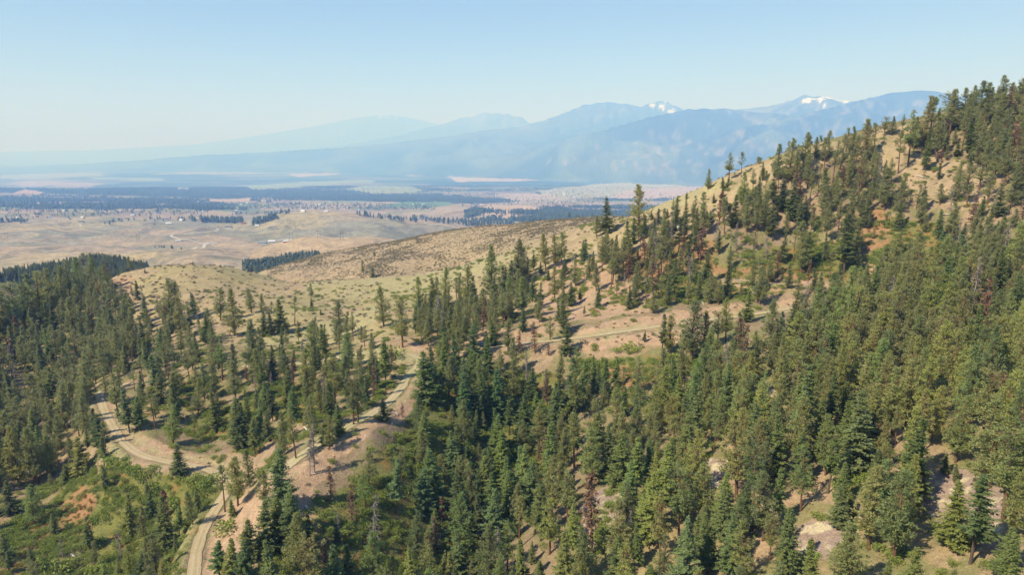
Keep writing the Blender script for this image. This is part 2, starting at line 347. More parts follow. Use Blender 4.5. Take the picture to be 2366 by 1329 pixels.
COL = np.where(yg[..., None], mix3(C(.36,.30,.17), C(.32,.295,.15), n1), COL)
# bare soil: cut banks, spur face, clearings
SOIL_POLYS = [
 [(225,925),(245,912),(270,950),(320,1000),(400,1035),(480,1058),(545,1075),(600,1080),(590,1095),(470,1086),(360,1066),(300,1040),(258,1000)],
 [(1320,782),(1335,765),(1400,742),(1500,728),(1620,712),(1720,705),(1740,730),(1600,748),(1420,772)],
 [(1330,795),(1420,778),(1560,762),(1640,748),(1640,790),(1560,800),(1420,800),(1340,810)],
 [(470,1329),(480,1250),(510,1195),(545,1145),(590,1130),(640,1080),(720,1055),(790,1000),(870,960),(900,968),(830,1030),(760,1090),(720,1130),(760,1180),(700,1240),(640,1290),(600,1400),(460,1420)],
 [(950,885),(985,850),(1000,840),(1010,870),(960,950),(900,985),(890,960),(935,920)],
 [(930,790),(1060,745),(1180,760),(1300,700),(1310,760),(1180,810),(1080,820),(1000,840),(960,815)],
 [(1240,690),(1280,620),(1380,600),(1420,640),(1520,690),(1520,720),(1330,740),(1260,760)],
 [(1600,640),(1700,640),(1880,650),(1970,655),(2010,640),(1985,590),(2000,585),(2040,640),(1990,675),(1900,672),(1700,662)],
 [(1780,700),(1900,690),(1890,715),(1790,720)],
  [(240,640),(300,640),(330,700),(250,700)],
]
sp = np.zeros(ZG.shape, bool)
for P in SOIL_POLYS: sp |= in_poly(WX, WY, P) & NEAR
COL = np.where(sp[..., None], mix3(mix3(PINK, C(.36,.235,.15), n1), C(.28,.24,.13), sstep(.55, .68, n2)*.5), COL)
GREY_POLYS = [
 [(2130,1100),(2180,1075),(2250,1085),(2330,1120),(2310,1200),(2320,1260),(2260,1280),(2200,1240),(2150,1200),(2120,1150)],
 [(1830,1215),(1900,1190),(1960,1140),(1990,1180),(2000,1220),(1900,1290),(1840,1270)],
 [(1735,885),(1790,880),(1800,920),(1760,925)], [(1610,1060),(1690,1060),(1690,1110),(1640,1140),(1600,1110)],
 [(1350,1180),(1400,1120),(1450,1140),(1420,1200),(1360,1280)], [(1700,1180),(1780,1170),(1790,1210),(1720,1230)], [(1960,820),(2000,810),(1990,850),(1970,850)], [(1960,720),(2366,690),(2366,760),(2200,780)],
]
yp = np.zeros(ZG.shape, bool)
for P in GREY_POLYS: yp |= in_poly(WX, WY, P) & NEAR
COL = np.where(yp[..., None], mix3(mix3(GREY, C(.30,.22,.175), n1), C(.46,.41,.27), sstep(.56, .66, n4)*.8), COL)
# verge grass along the tracks
v_ = (TRK > .9) & (TRK < 2.0); V = np.zeros(ZG.shape, bool); V[near_rows] = v_
COL = np.where((V & (n2 > .44))[..., None], COL*.5+C(.33,.30,.165)*.5, COL)
# far shoulder: brown shrubby hill
BROWN = [[(600,640),(620,610),(850,540),(1100,500),(1365,490),(1450,480),(1440,500),(1365,520),(1250,560),(1140,600),(1000,640),(850,655),(700,660)]]
bh = in_poly(PXG, PYG, BROWN[0]) & (DG > 478) & (DG < 1200)
COL = np.where(bh[..., None], mix3(mix3(C(.36,.265,.18), C(.34,.275,.165), n1), SAGE, sstep(.42, .62, n2)*.5), COL)
# wooded far-left ridge floor
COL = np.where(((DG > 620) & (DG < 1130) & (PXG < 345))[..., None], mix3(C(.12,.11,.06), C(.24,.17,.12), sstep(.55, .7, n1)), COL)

# plain and valley: D >= 1050
FAR = DG >= 1050
b1 = fbm(XG*.35, YG, 160, 4, 201); b2 = fbm(XG, YG, 420, 4, 203); b3 = fbm(XG, YG, 45, 3, 207)
plain = mix3(mix3(C(.34,.265,.18), C(.235,.225,.165), sstep(.38, .58, b1)), C(.36,.30,.155), sstep(.5, .66, b2)*.6)
plain = mix3(plain, C(.15,.15,.11), sstep(.55, .7, b3)*.6)
COL = np.where(FAR[..., None], plain, COL)
cream = in_poly(PXG, PYG, [(900,575),(960,545),(1120,525),(1380,495),(1420,540),(1200,560)]) & FAR & (DG < 2300)
COL = np.where(cream[..., None], mix3(C(.42,.35,.23), C(.36,.33,.18), b1), COL)
bluff = in_poly(PXG, PYG, [(560,640),(590,560),(720,540),(900,545),(960,570),(800,600),(640,650)]) & FAR & (DG < 1700)
COL = np.where(bluff[..., None], mix3(C(.37,.28,.17), C(.29,.20,.13), sstep(.35, .6, b1)), COL)
# patchwork beyond 3.2 km: jittered fields
def cells(X, Y, sx, sy, seed):
    u = X/sx + .5*(vnoise(X/sx/3, Y/sy/3, seed)-.5); v = Y/sy
    iu = np.floor(u).astype(np.int64); iv = np.floor(v).astype(np.int64)
    best = np.full(X.shape, 1e9); bi = np.zeros(X.shape); 
    for dx in (-1, 0, 1):
        for dy in (-1, 0, 1):
            jx = iu+dx; jy = iv+dy
            ox = _hash(jx, jy, seed+1); oy = _hash(jx, jy, seed+2)
            d = np.maximum(np.abs(u-(jx+ox)), np.abs(v-(jy+oy)))
            m = d < best; best = np.where(m, d, best); bi = np.where(m, _hash(jx, jy, seed+3), bi)
    return bi
ff = DG > 3000
idx = np.nonzero(ff)
xf, yf, df = XG[idx], YG[idx], DG[idx]; pxf, pyf = PXG[idx], PYG[idx]
ck = np.where(df > 8500, cells(xf, yf, 620, 1500, 301), cells(xf, yf, 260, 520, 311))
pal = np.array([(.38,.28,.20),(.40,.31,.20),(.30,.28,.15),(.36,.29,.21),(.20,.25,.12),(.42,.33,.23),(.24,.23,.13),(.33,.25,.18)])
fc = .82*pal[(ck*7.999).astype(int)]*(0.88+.24*vnoise(xf/90, yf/90, 9))[:, None]
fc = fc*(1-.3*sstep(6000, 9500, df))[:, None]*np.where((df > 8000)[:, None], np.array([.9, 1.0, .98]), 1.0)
# woods of the valley: long bands across the view
woods = fbm(xf*.28, yf, 900, 5, 401)
wpx = pxf + 60*(fbm(xf, yf, 700, 3, 8)-.5); wpy = pyf + 5*(fbm(xf, yf, 400, 4, 18)-.5)
wt = np.zeros(xf.shape)
WOOD_BANDS = [  # polygons in the photograph, strength
 ([(-200,440),(0,432),(200,438),(350,430),(560,420),(640,440),(800,452),(1000,448),(1200,466),(1120,470),(950,468),(860,466),(720,462),(520,464),(300,468),(-200,470)], .8),
 ([(360,428),(500,405),(700,404),(860,396),(1000,402),(1050,412),(900,424),(700,440),(560,446),(440,442)], .66),
 ([(-200,404),(0,400),(300,398),(560,392),(900,388),(1100,396),(1300,408),(1600,420),(1600,432),(1350,428),(1100,418),(900,402),(600,400),(300,408),(-200,412)], .62),
 ([(960,430),(1200,410),(1400,420),(1560,428),(1640,440),(1450,446),(1250,452),(1100,448),(1000,442)], .58),
 ([(1120,478),(1250,478),(1420,478),(1640,470),(1700,500),(1400,512),(1250,512),(1080,508),(1075,490)], .85),
 ([(1380,462),(1640,452),(1640,474),(1450,480),(1380,476)], .5),
 ([(-200,470),(0,468),(420,470),(420,484),(200,492),(-200,500)], .42),
 ([(420,468),(900,466),(1050,474),(1000,482),(700,482),(420,484)], .42),
]
for poly, s in WOOD_BANDS: wt = np.maximum(wt, in_poly(wpx, wpy, poly)*s)
FIELDS = [  # clear fields seen between the woods
 ([(870,474),(940,466),(1040,466),(1052,474),(990,480),(900,479)], (.13,.20,.09)),
 ([(800,436),(840,429),(940,430),(990,440),(930,447),(830,442)], (.26,.29,.17)),
 ([(545,430),(700,420),(860,414),(870,420),(720,432),(600,440)], (.23,.27,.16)),
 ([(340,402),(520,392),(720,393),(800,392),(800,397),(560,402)], (.34,.28,.21)),
 ([(1030,408),(1120,400),(1200,410),(1330,412),(1200,418),(1060,420)], (.44,.33,.25)),
 ([(1130,474),(1220,474),(1270,486),(1180,492),(1090,484)], (.42,.31,.21)),
 ([(0,427),(60,418),(240,422),(236,427),(60,429)], (.33,.25,.20)), ([(110,428),(230,423),(240,428),(140,431)], (.33,.25,.20)),
 ([(20,448),(60,438),(110,444),(90,450)], (.40,.28,.23)),
 ([(660,402),(780,398),(790,402),(690,408)], (.42,.31,.24)), ([(920,402),(1000,398),(1060,402),(960,408)], (.44,.32,.25)),
 ([(1240,440),(1400,424),(1560,424),(1620,440),(1480,452),(1260,462)], (.33,.31,.19)),
 ([(1440,440),(1620,430),(1640,452),(1500,462),(1400,462)], (.44,.33,.25)),
 ([(1140,448),(1280,448),(1300,460),(1180,462)], (.40,.31,.22)),
 ([(1325,396),(1380,385),(1385,391),(1340,402)], (.24,.30,.18)), ([(1330,405),(1400,399),(1400,405)], (.24,.30,.18)),
 ([(0,404),(200,398),(260,404),(100,414),(0,414)], (.27,.27,.19)), ([(200,408),(380,412),(380,418),(220,414)], (.22,.27,.17)),
 ([(0,468),(250,466),(250,472),(0,474)], (.38,.27,.21)), ([(480,460),(580,458),(575,464),(480,466)], (.42,.31,.22)),
 ([(410,434),(440,434),(436,440),(412,440)], (.46,.36,.26)), ([(1090,494),(1160,490),(1260,500),(1200,508)], (.40,.29,.20)),
]
fld = np.zeros(xf.shape, bool)
for poly, c in FIELDS:
    m = in_poly(pxf+10*(woods-.5), wpy, poly); fc[m] = np.array(c)*(.92+.16*vnoise(xf[m]/120, yf[m]/120, 5))[:, None]; fld |= m
woods = woods*.62+.38*fbm(xf*.4, yf, 230, 4, 431)
wd = (woods*1.7 + wt*.52 > 1.16) & (wt > 0) & ~fld | ((woods > .60-.135*sstep(7500, 10500, df)) & ~fld & (df > 4200))
DARKW = C(.028,.055,.030)
fc = np.where(wd[:, None], DARKW*(0.8+.4*vnoise(xf/60, yf/60, 3))[:, None], fc)
blend = sstep(3000, 4200, df)[:, None]*1.0
base_ = COL[idx]
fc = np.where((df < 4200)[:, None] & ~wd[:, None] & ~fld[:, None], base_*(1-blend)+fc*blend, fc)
# foothill forest and the mountains
lay = LAY[idx]; zf = ZG[idx]
rock = fbm(xf, yf*.5+xf*.3, 100, 4, 501); rk2 = ridged(xf, yf, 330, 4, 503)
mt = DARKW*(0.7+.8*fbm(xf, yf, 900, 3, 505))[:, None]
rm = np.zeros(xf.shape)
for poly, s in [([(1390,392),(1440,350),(1500,300),(1560,300),(1600,330),(1560,360),(1530,400),(1450,400)], .20), ([(1580,360),(1700,300),(1850,280),(2000,290),(2050,330),(1900,380),(1700,400),(1600,400)], .15), ([(1240,380),(1330,350),(1420,330),(1400,370),(1330,385)], .14), ([(1900,260),(2000,235),(2140,225),(2160,260),(2000,300)], .12), ([(1080,300),(1100,250),(1240,250),(1240,300)], .16), ([(1280,280),(1300,220),(1480,220),(1500,270),(1350,275)], .1), ([(1660,250),(1800,215),(1980,215),(1960,260),(1750,290)], .14), ([(940,362),(1010,350),(1030,370),(960,384)], .06)]:
    rm = np.maximum(rm, in_poly(pxf, pyf, poly)*s)
rm = rm + sstep(250, 1300, zf)*.05
rockc = C(.36,.31,.27)
rf = sstep(.54, .72, rock*.6+rk2*.2+rm*.8)*.42
_wx = xf+900*(fbm(xf, yf, 2600, 3, 5)-.5)*2; _wy = yf+900*(fbm(xf, yf, 2600, 3, 9)-.5)*2; spine = sstep(.50, .86, ridged(_wx, _wy, 2300, 5, 31)); mt = mt*(.8+.9*spine[:, None])+np.array([.05,.036,.028])*spine[:, None]  # paler spines, darker timbered gullies; also paints in relief shading the haze hides
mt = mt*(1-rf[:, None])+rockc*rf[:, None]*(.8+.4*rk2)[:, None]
snow_poly = [[(1492,232),(1530,228),(1565,245),(1560,262),(1520,262),(1490,250)], [(1835,212),(1870,210),(1960,225),(1975,238),(1930,236),(1905,252),(1885,246),(1840,228)], [(2210,210),(2300,208),(2300,222),(2200,224)], [(862,258),(905,258),(940,268),(900,276),(866,270)]]
sm = np.zeros(xf.shape, bool)
for p in snow_poly: sm |= in_poly(pxf, pyf, p)
snow = sm & (rk2*.5+fbm(xf, yf, 200, 3, 511)*.5 + sstep(900, 1500, zf)*.04 > .675) & (lay > 0)
mt = np.where(snow[:, None], C(.86,.87,.9), mt)
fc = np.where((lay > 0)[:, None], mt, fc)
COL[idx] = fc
WOODMASK = np.zeros(ZG.shape, bool); tmp = wd & (lay == 0); WOODMASK[idx] = tmp
# some fine variation everywhere near
COL *= (0.80+.36*n4)[..., None]**np.where(NEAR, 1, 0)[..., None]
COL = np.clip(COL, .01, .92)

def nmat(name):
    m = bpy.data.materials.new(name); m.use_nodes = True; return m, m.node_tree, m.node_tree.nodes['Principled BSDF']
def ground_material(name, detail, bump):
    m, t, b = nmat(name); N, L = t.nodes, t.links
    at = N.new('ShaderNodeAttribute'); at.attribute_name = 'surface_colour'
    co = N.new('ShaderNodeTexCoord')
    no = N.new('ShaderNodeTexNoise'); no.inputs['Scale'].default_value = detail; no.inputs['Detail'].default_value = 6; no.inputs['Roughness'].default_value = .65
    L.new(co.outputs['Object'], no.inputs['Vector'])
    mr = N.new('ShaderNodeMapRange'); mr.inputs[1].default_value = .25; mr.inputs[2].default_value = .75; mr.inputs[3].default_value = .78; mr.inputs[4].default_value = 1.22
    L.new(no.outputs[0], mr.inputs[0])
    fn = N.new('ShaderNodeTexNoise'); fn.inputs['Scale'].default_value = detail*4.3; fn.inputs['Detail'].default_value = 3; L.new(co.outputs['Object'], fn.inputs['Vector'])
    fr = N.new('ShaderNodeMapRange'); fr.inputs[1].default_value = .3; fr.inputs[2].default_value = .7; fr.inputs[3].default_value = .7; fr.inputs[4].default_value = 1.22; L.new(fn.outputs[0], fr.inputs[0])
    pr = N.new('ShaderNodeMath'); pr.operation = 'MULTIPLY'; L.new(mr.outputs[0], pr.inputs[0]); L.new(fr.outputs[0], pr.inputs[1])
    mx = N.new('ShaderNodeVectorMath'); mx.operation = 'SCALE'; L.new(at.outputs['Color'], mx.inputs[0]); L.new(pr.outputs[0], mx.inputs['Scale'])
    L.new(mx.outputs[0], b.inputs['Base Color']); b.inputs['Roughness'].default_value = .95; b.inputs['Specular IOR Level'].default_value = .1
    if bump:
        n2_ = N.new('ShaderNodeTexNoise'); n2_.inputs['Scale'].default_value = detail*1.7; n2_.inputs['Detail'].default_value = 5
        L.new(co.outputs['Object'], n2_.inputs['Vector'])
        bp = N.new('ShaderNodeBump'); bp.inputs['Strength'].default_value = .8; bp.inputs['Distance'].default_value = bump
        L.new(n2_.outputs[0], bp.inputs['Height']); L.new(bp.outputs[0], b.inputs['Normal'])
    return m
def sheet(name, j0, j1, mat, label):
    X = XG[j0:j1+1]; Y = YG[j0:j1+1]; Z = ZG[j0:j1+1]+CAM_Z; nr, nc = X.shape
    me = bpy.data.meshes.new(name); me.vertices.add(nr*nc)
    me.vertices.foreach_set('co', np.stack([X, Y, Z], -1).astype(np.float32).ravel())
    j, i = np.meshgrid(np.arange(nr-1), np.arange(nc-1), indexing='ij'); a = (j*nc+i).ravel()
    q = np.stack([a, a+1, a+nc+1, a+nc], 1).astype(np.int32)
    me.loops.add(q.size); me.loops.foreach_set('vertex_index', q.ravel())
    me.polygons.add(len(q)); me.polygons.foreach_set('loop_start', np.arange(0, q.size, 4, dtype=np.int32))
    me.polygons.foreach_set('use_smooth', np.ones(len(q), bool))
    me.update(calc_edges=True)
    ca = me.color_attributes.new('surface_colour', 'FLOAT_COLOR', 'POINT')
    c4 = np.ones((nr*nc, 4), np.float32); c4[:, :3] = COL[j0:j1+1].reshape(-1, 3); ca.data.foreach_set('color', c4.ravel())
    me.materials.append(mat)
    o = bpy.data.objects.new(name, me); SC.collection.objects.link(o); o['kind'] = 'structure'; o['label'] = label
    return o
jA = int(np.searchsorted(vv, math.log(1100))); jB = int(np.searchsorted(vv, math.log(12500)))
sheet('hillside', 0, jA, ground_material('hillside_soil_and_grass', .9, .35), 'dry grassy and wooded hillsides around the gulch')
sheet('valley_floor', jA, jB, ground_material('valley_soil_and_fields', .03, 0), 'sagebrush plain and patchwork valley floor')
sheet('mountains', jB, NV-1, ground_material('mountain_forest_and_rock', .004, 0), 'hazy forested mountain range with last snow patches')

# ---------------------------------------------------------------- haze: one closed box of even air
def haze_box():
    zb = CAM_Z + ZG.min() - 1.0; zt = CAM_Z + ZG.max() + 60.0; s = 75000.0
    v = [(x, y, z) for z in (zb, zt) for (x, y) in ((-s, -s), (s, -s), (s, s), (-s, s))]
    f = [(3, 2, 1, 0), (4, 5, 6, 7), (0, 1, 5, 4), (1, 2, 6, 5), (2, 3, 7, 6), (3, 0, 4, 7)]
    me = bpy.data.meshes.new('haze'); me.from_pydata(v, [], f); me.update()
    o = bpy.data.objects.new('haze', me); SC.collection.objects.link(o); o['kind'] = 'stuff'; o['label'] = 'pale summer haze filling the air over the valley'
    m = bpy.data.materials.new('haze_air'); m.use_nodes = True; t = m.node_tree; t.nodes.clear()
    out = t.nodes.new('ShaderNodeOutputMaterial'); pv = t.nodes.new('ShaderNodeVolumePrincipled')
    pv.inputs['Color'].default_value = (*HAZE_COLOR, 1); pv.inputs['Density'].default_value = HAZE_DENSITY
    pv.inputs['Absorption Color'].default_value = (.9, .9, .9, 1)
    pv.inputs['Anisotropy'].default_value = 0.0
    t.links.new(pv.outputs[0], out.inputs['Volume']); me.materials.append(m)
    return o
haze_box()
# ---------------------------------------------------------------- plant materials
def leaf_mat(name, ca, cb, tip=None, rough=.7, trans=.45):
    """needle or leaf colour varying leaf clump by clump and plant by plant; the object colour tints it"""
    m, t, b = nmat(name); N, L = t.nodes, t.links
    oi = N.new('ShaderNodeObjectInfo'); at = N.new('ShaderNodeAttribute'); at.attribute_name = 'clump'
    ad = N.new('ShaderNodeMath'); ad.operation = 'MULTIPLY_ADD'; ad.inputs[1].default_value = .55; L.new(oi.outputs['Random'], ad.inputs[0])
    sc_ = N.new('ShaderNodeMath'); sc_.operation = 'MULTIPLY'; sc_.inputs[1].default_value = .45; L.new(at.outputs['Fac'], sc_.inputs[0]); L.new(sc_.outputs[0], ad.inputs[2])
    mx = N.new('ShaderNodeMix'); mx.data_type = 'RGBA'; mx.inputs[6].default_value = (*ca, 1); mx.inputs[7].default_value = (*cb, 1); L.new(ad.outputs[0], mx.inputs[0])
    mu = N.new('ShaderNodeMix'); mu.data_type = 'RGBA'; mu.blend_type = 'MULTIPLY'; mu.inputs[0].default_value = 1.0
    L.new(mx.outputs[2], mu.inputs[6]); L.new(oi.outputs['Color'], mu.inputs[7])
    L.new(mu.outputs[2], b.inputs['Base Color']); b.inputs['Roughness'].default_value = rough; b.inputs['Specular IOR Level'].default_value = .25
    tr = N.new('ShaderNodeBsdfTranslucent'); L.new(mu.outputs[2], tr.inputs['Color'])
    ms = N.new('ShaderNodeMixShader'); ms.inputs[0].default_value = trans
    out = N['Material Output']; L.new(b.outputs[0], ms.inputs[1]); L.new(tr.outputs[0], ms.inputs[2]); L.new(ms.outputs[0], out.inputs['Surface'])
    return m
def plain_mat(name, c, rough=.9, noise=None, var=.25):
    m, t, b = nmat(name); N, L = t.nodes, t.links
    b.inputs['Roughness'].default_value = rough; b.inputs['Specular IOR Level'].default_value = .2
    if noise:
        co = N.new('ShaderNodeTexCoord'); no = N.new('ShaderNodeTexNoise'); no.inputs['Scale'].default_value = noise; no.inputs['Detail'].default_value = 4
        L.new(co.outputs['Object'], no.inputs['Vector'])
        cr = N.new('ShaderNodeValToRGB'); cr.color_ramp.elements[0].position = .3; cr.color_ramp.elements[1].position = .7
        cr.color_ramp.elements[0].color = (*[x*(1-var) for x in c], 1); cr.color_ramp.elements[1].color = (*[min(1, x*(1+var)) for x in c], 1)
        L.new(no.outputs[0], cr.inputs[0]); L.new(cr.outputs[0], b.inputs['Base Color'])
    else: b.inputs['Base Color'].default_value = (*c, 1)
    return m
M = dict(
 pine=leaf_mat('pine_needles', (.255,.29,.12), (.38,.395,.17)),
 fir=leaf_mat('fir_needles', (.195,.24,.10), (.315,.34,.14)),
 farfir=leaf_mat('valley_tree_foliage', (.035,.055,.03), (.06,.085,.045), trans=0),
 rust=leaf_mat('rust_red_needles', (.24,.14,.10), (.34,.22,.155)),
 greyneedle=leaf_mat('grey_dead_twigs', (.20,.165,.15), (.28,.235,.21), trans=.05),
 leaf=leaf_mat('shrub_leaves', (.19,.26,.06), (.33,.38,.10), trans=.35),
 autumn=leaf_mat('turning_leaves', (.20,.15,.045), (.33,.20,.07), trans=.3),
 sage=leaf_mat('sagebrush_leaves', (.19,.18,.11), (.27,.24,.15), trans=.1),
 sagedark=leaf_mat('bitterbrush_leaves', (.17,.165,.09), (.25,.21,.13), trans=.1),
 bark=plain_mat('pine_bark', (.17,.095,.06), noise=3.0), firbark=plain_mat('fir_bark', (.11,.085,.07), noise=3.0),
 snag=plain_mat('weathered_grey_wood', (.33,.30,.28), noise=4.0), log=plain_mat('bleached_log_wood', (.52,.47,.42), noise=4.0),
)
# ---------------------------------------------------------------- shape collectors
class Geo:
    def __init__(s): s.v = []; s.f = []; s.n = 0; s.c = []; s.mi = []
    def add(s, verts, faces, col=0., mi=0):
        b = s.n; s.v.append(np.asarray(verts, float)); s.f += [tuple(i+b for i in f) for f in faces]; s.mi += [mi]*len(faces)
        s.c += [col]*len(verts); s.n += len(verts)
    def cone(s, a, b, r0, r1, k=6, col=0., mi=0):
        a = np.array(a, float); b = np.array(b, float); d = b-a; d /= np.linalg.norm(d)+1e-9
        u = np.cross(d, (0, 0, 1) if abs(d[2]) < .9 else (1, 0, 0)); u /= np.linalg.norm(u); w = np.cross(d, u)
        an = np.arange(k)*2*math.pi/k; rg = np.cos(an)[:, None]*u+np.sin(an)[:, None]*w
        s.add(np.concatenate([a+rg*r0, b+rg*r1]), [(i, (i+1) % k, k+(i+1) % k, k+i) for i in range(k)]+[tuple(range(k, 2*k))], col, mi)
    def quads(s, P, D, S, L, W, col, mi=0):
        """many pointed leaf blades: base P, direction D, side S, length L, width W"""
        n = len(P); L = np.broadcast_to(L, n)[:, None]; W = np.broadcast_to(W, n)[:, None]
        v = np.stack([P, P+D*L*.45+S*W, P+D*L, P+D*L*.45-S*W], 1).reshape(-1, 3)
        b = s.n; s.v.append(v); s.f += [(b+4*i, b+4*i+1, b+4*i+2, b+4*i+3) for i in range(n)]; s.mi += [mi]*n
        s.c += list(np.repeat(np.broadcast_to(col, n), 4)); s.n += 4*n
    def mesh(s, name, mats):
        me = bpy.data.meshes.new(name); me.from_pydata(np.concatenate(s.v).tolist(), [], s.f)
        a = me.attributes.new('clump', 'FLOAT', 'POINT'); a.data.foreach_set('value', np.array(s.c, np.float32))
        for m in mats: me.materials.append(m)
        me.polygons.foreach_set('material_index', np.array(s.mi, np.int32)); me.update(); return me
def unit(v): return v/(np.linalg.norm(v, axis=-1, keepdims=True)+1e-9)
def trunk_geo(rs, r0=.014, lean=.0, k=6, top=1.0, stubs=0, smin=.1, smax=.5):
    g = Geo(); la = rs.uniform(0, 6.28); pts = []
    for i in range(6):
        t = i/5*top; off = lean*t*t; pts.append((off*math.cos(la)+.006*rs.randn()*t, off*math.sin(la)+.006*rs.randn()*t, t if i else -.03))
    for i in range(5):
        t0, t1 = i/5, (i+1)/5; g.cone(pts[i], pts[i+1], r0*(1-t0)+.0015, r0*(1-t1)+.0015, k)
    P = np.array(pts)
    def at(z): return np.array([np.interp(z, P[:, 2], P[:, 0]), np.interp(z, P[:, 2], P[:, 1]), z])
    for _ in range(stubs):
        z = rs.uniform(smin, smax); a = rs.uniform(0, 6.28); l = rs.uniform(.02, .07); b = at(z)
        g.cone(b, b+np.array([math.cos(a)*l, math.sin(a)*l, rs.uniform(-.02, .02)]), .0025, .0008, 3)
    return g, at
def fir(seed, width=.17, zb=.06, dens=1.0, ragged=.18):
    rs = np.random.RandomState(seed); tg, at = trunk_geo(rs, .013, lean=rs.uniform(0, .02)); cg = Geo()
    nb = int(210*dens)
    zs = zb+(1-zb)*np.sort(rs.rand(nb))**.95; az = rs.rand(nb)*6.28
    low = rs.uniform(.75, 1.1, 12)                              # side-dependent fullness makes the outline uneven
    for z, a in zip(zs, az):
        tt = (z-zb)/(1-zb); r = width*((1-tt)**.78)*min(1, .55+tt*4)*low[int(a/6.2832*12) % 12]*(1+rs.uniform(-ragged, ragged))+.012
        if rs.rand() < .06: r *= 1.25
        d = np.array([math.cos(a), math.sin(a), 0]); side = np.array([-d[1], d[0], 0]); o = at(z); cl = rs.rand()
        droop = rs.uniform(-.1, .45)*(1-tt*.8); n = max(4, int(r/.0125)); u = (np.arange(n)+rs.rand(n)*.6)/n
        P = o+np.outer(u*r, d); P[:, 2] += -droop*r*u + .35*r*u*u*rs.uniform(.2, 1)
        tg.cone(o, P[-1], .0022, .0006, 3) if r > .05 and rs.rand() < .4 else None
        for sgn in (-1, 1, 0):
            D = d*rs.uniform(.5, .9)+side*sgn*rs.uniform(.5, .9)+np.array([0, 0, -.12]); D = unit(D+rs.randn(n, 3)*.22)
            S = unit(np.cross(D, np.array([0, 0, 1.])+rs.randn(n, 3)*.5))
            g = .045*(1-.55*u)*(.55+.6*(1-tt))*rs.uniform(.7, 1.3, n)+.006
            cg.quads(P+rs.randn(n, 3)*.004, D, S, g, g*.25, np.clip(cl*.7+rs.rand(n)*.3, 0, 1))
    n = 10; P = np.tile(at(.93), (n, 1))+np.outer(rs.rand(n)*.08, (0, 0, 1)); D = unit(rs.randn(n, 3)*.35+np.array([0, 0, 1]))
    cg.quads(P, D, unit(np.cross(D, rs.randn(n, 3))), .035, .006, rs.rand(n)); return tg, cg
def pine(seed, width=.17, zb=.28, shape=.7, dens=1.0, flat=False, gaps=.12):
    rs = np.random.RandomState(seed); tg, at = trunk_geo(rs, .016, lean=rs.uniform(0, .035), top=.98, stubs=7, smin=.12, smax=zb+.15); cg = Geo()
    nb = int(215*dens); gap_a = rs.uniform(0, 6.28, 3); gap_z = rs.uniform(zb, .9, 3)
    for i in range(nb):
        tt = rs.rand()**1.12; z = zb+(.985-zb)*tt; a = rs.uniform(0, 6.28)
        prof = min(1, .55+tt*2.2)*(1-tt)**(.80*shape**.6) if not flat else (.45+.55*tt)*(1 if tt < .85 else (1-tt)*5+.3)
        prof = max(prof, .12)
        skip = any(abs((a-ga+3.14) % 6.28-3.14) < .7 and abs(z-gz) < .07 for ga, gz in zip(gap_a, gap_z))
        if skip or rs.rand() < gaps: continue
        r = width*prof*rs.uniform(.55, 1.12); up = rs.uniform(-.1, .35)+.35*tt
        o = at(max(zb*.9, z-.03)); e = at(z)+np.array([math.cos(a)*r, math.sin(a)*r, up*r]); cl = rs.rand()
        if r > .03: tg.cone(o, e, .0030, .0010, 3)
        k = 2 if r > .07 else 1
        for j in range(k+1):
            f = 1-.42*j; c = o+(e-o)*f + rs.randn(3)*.008; n = rs.randint(14, 20); cr = rs.uniform(.018, .031)*(.75+.5*f)*(1.1-.45*tt)
            D = unit(rs.randn(n, 3)+np.array([math.cos(a)*.55, math.sin(a)*.55, .55])); P = c-D*cr*.15+rs.randn(n, 3)*cr*.38
            S = unit(np.cross(D, rs.randn(n, 3)))
            cg.quads(P, D, S, cr*rs.uniform(.7, 1.2, n), cr*.17, np.clip(cl*.75+rs.rand(n)*.25, 0, 1))
    return tg, cg
def dead(seed, needles=0., width=.12, zb=.15):
    rs = np.random.RandomState(seed); tg, at = trunk_geo(rs, .013, lean=rs.uniform(0, .05), top=1.0 if needles else rs.uniform(.9, 1)); cg = Geo(); nb = 70
    for i in range(nb):
        tt = rs.rand(); z = zb+(.97-zb)*tt; a = rs.uniform(0, 6.28); r = width*(1-tt)**.6*rs.uniform(.5, 1.1)+.01
        o = at(z); e = o+np.array([math.cos(a)*r, math.sin(a)*r, r*rs.uniform(-.5, .15)]); tg.cone(o, e, .0028, .0007, 3)
        n = 13 if needles < .5 else 17; u = rs.rand(n)
        P = o+np.outer(u, e-o)+rs.randn(n, 3)*.004; D = unit(rs.randn(n, 3)+np.array([math.cos(a), math.sin(a), -.5]))
        S = unit(np.cross(D, rs.randn(n, 3))); g = (.030 if needles < .5 else .036)*rs.uniform(.6, 1.2, n)
        cg.quads(P, D, S, g, g*(.15 if needles < .5 else .22), rs.rand(n))
    return tg, cg
def shrub(seed, n=420, flat=.7, leaf=.13, lobes=6):
    rs = np.random.RandomState(seed); cg = Geo(); tg = Geo()
    L = [(rs.uniform(-.55, .55), rs.uniform(-.55, .55), rs.uniform(.15, .55)*flat, rs.uniform(.3, .5)) for _ in range(lobes)]
    per = n//lobes
    for (x, y, z, r) in L:
        tg.cone((x*.2, y*.2, -.1), (x, y, z), .04, .015, 4)
        d = unit(rs.randn(per, 3)+np.array([0, 0, .35])); P = np.array([x, y, z])+d*r*rs.uniform(.7, 1.05, (per, 1))*np.array([1, 1, flat]); P[:, 2] = np.maximum(P[:, 2], .0)
        D = unit(d+rs.randn(per, 3)*.7); S = unit(np.cross(D, rs.randn(per, 3)))
        cg.quads(P, D, S, leaf*rs.uniform(.7, 1.3, per), leaf*.42, np.clip(rs.rand()*.6+rs.rand(per)*.4, 0, 1))
    return tg, cg
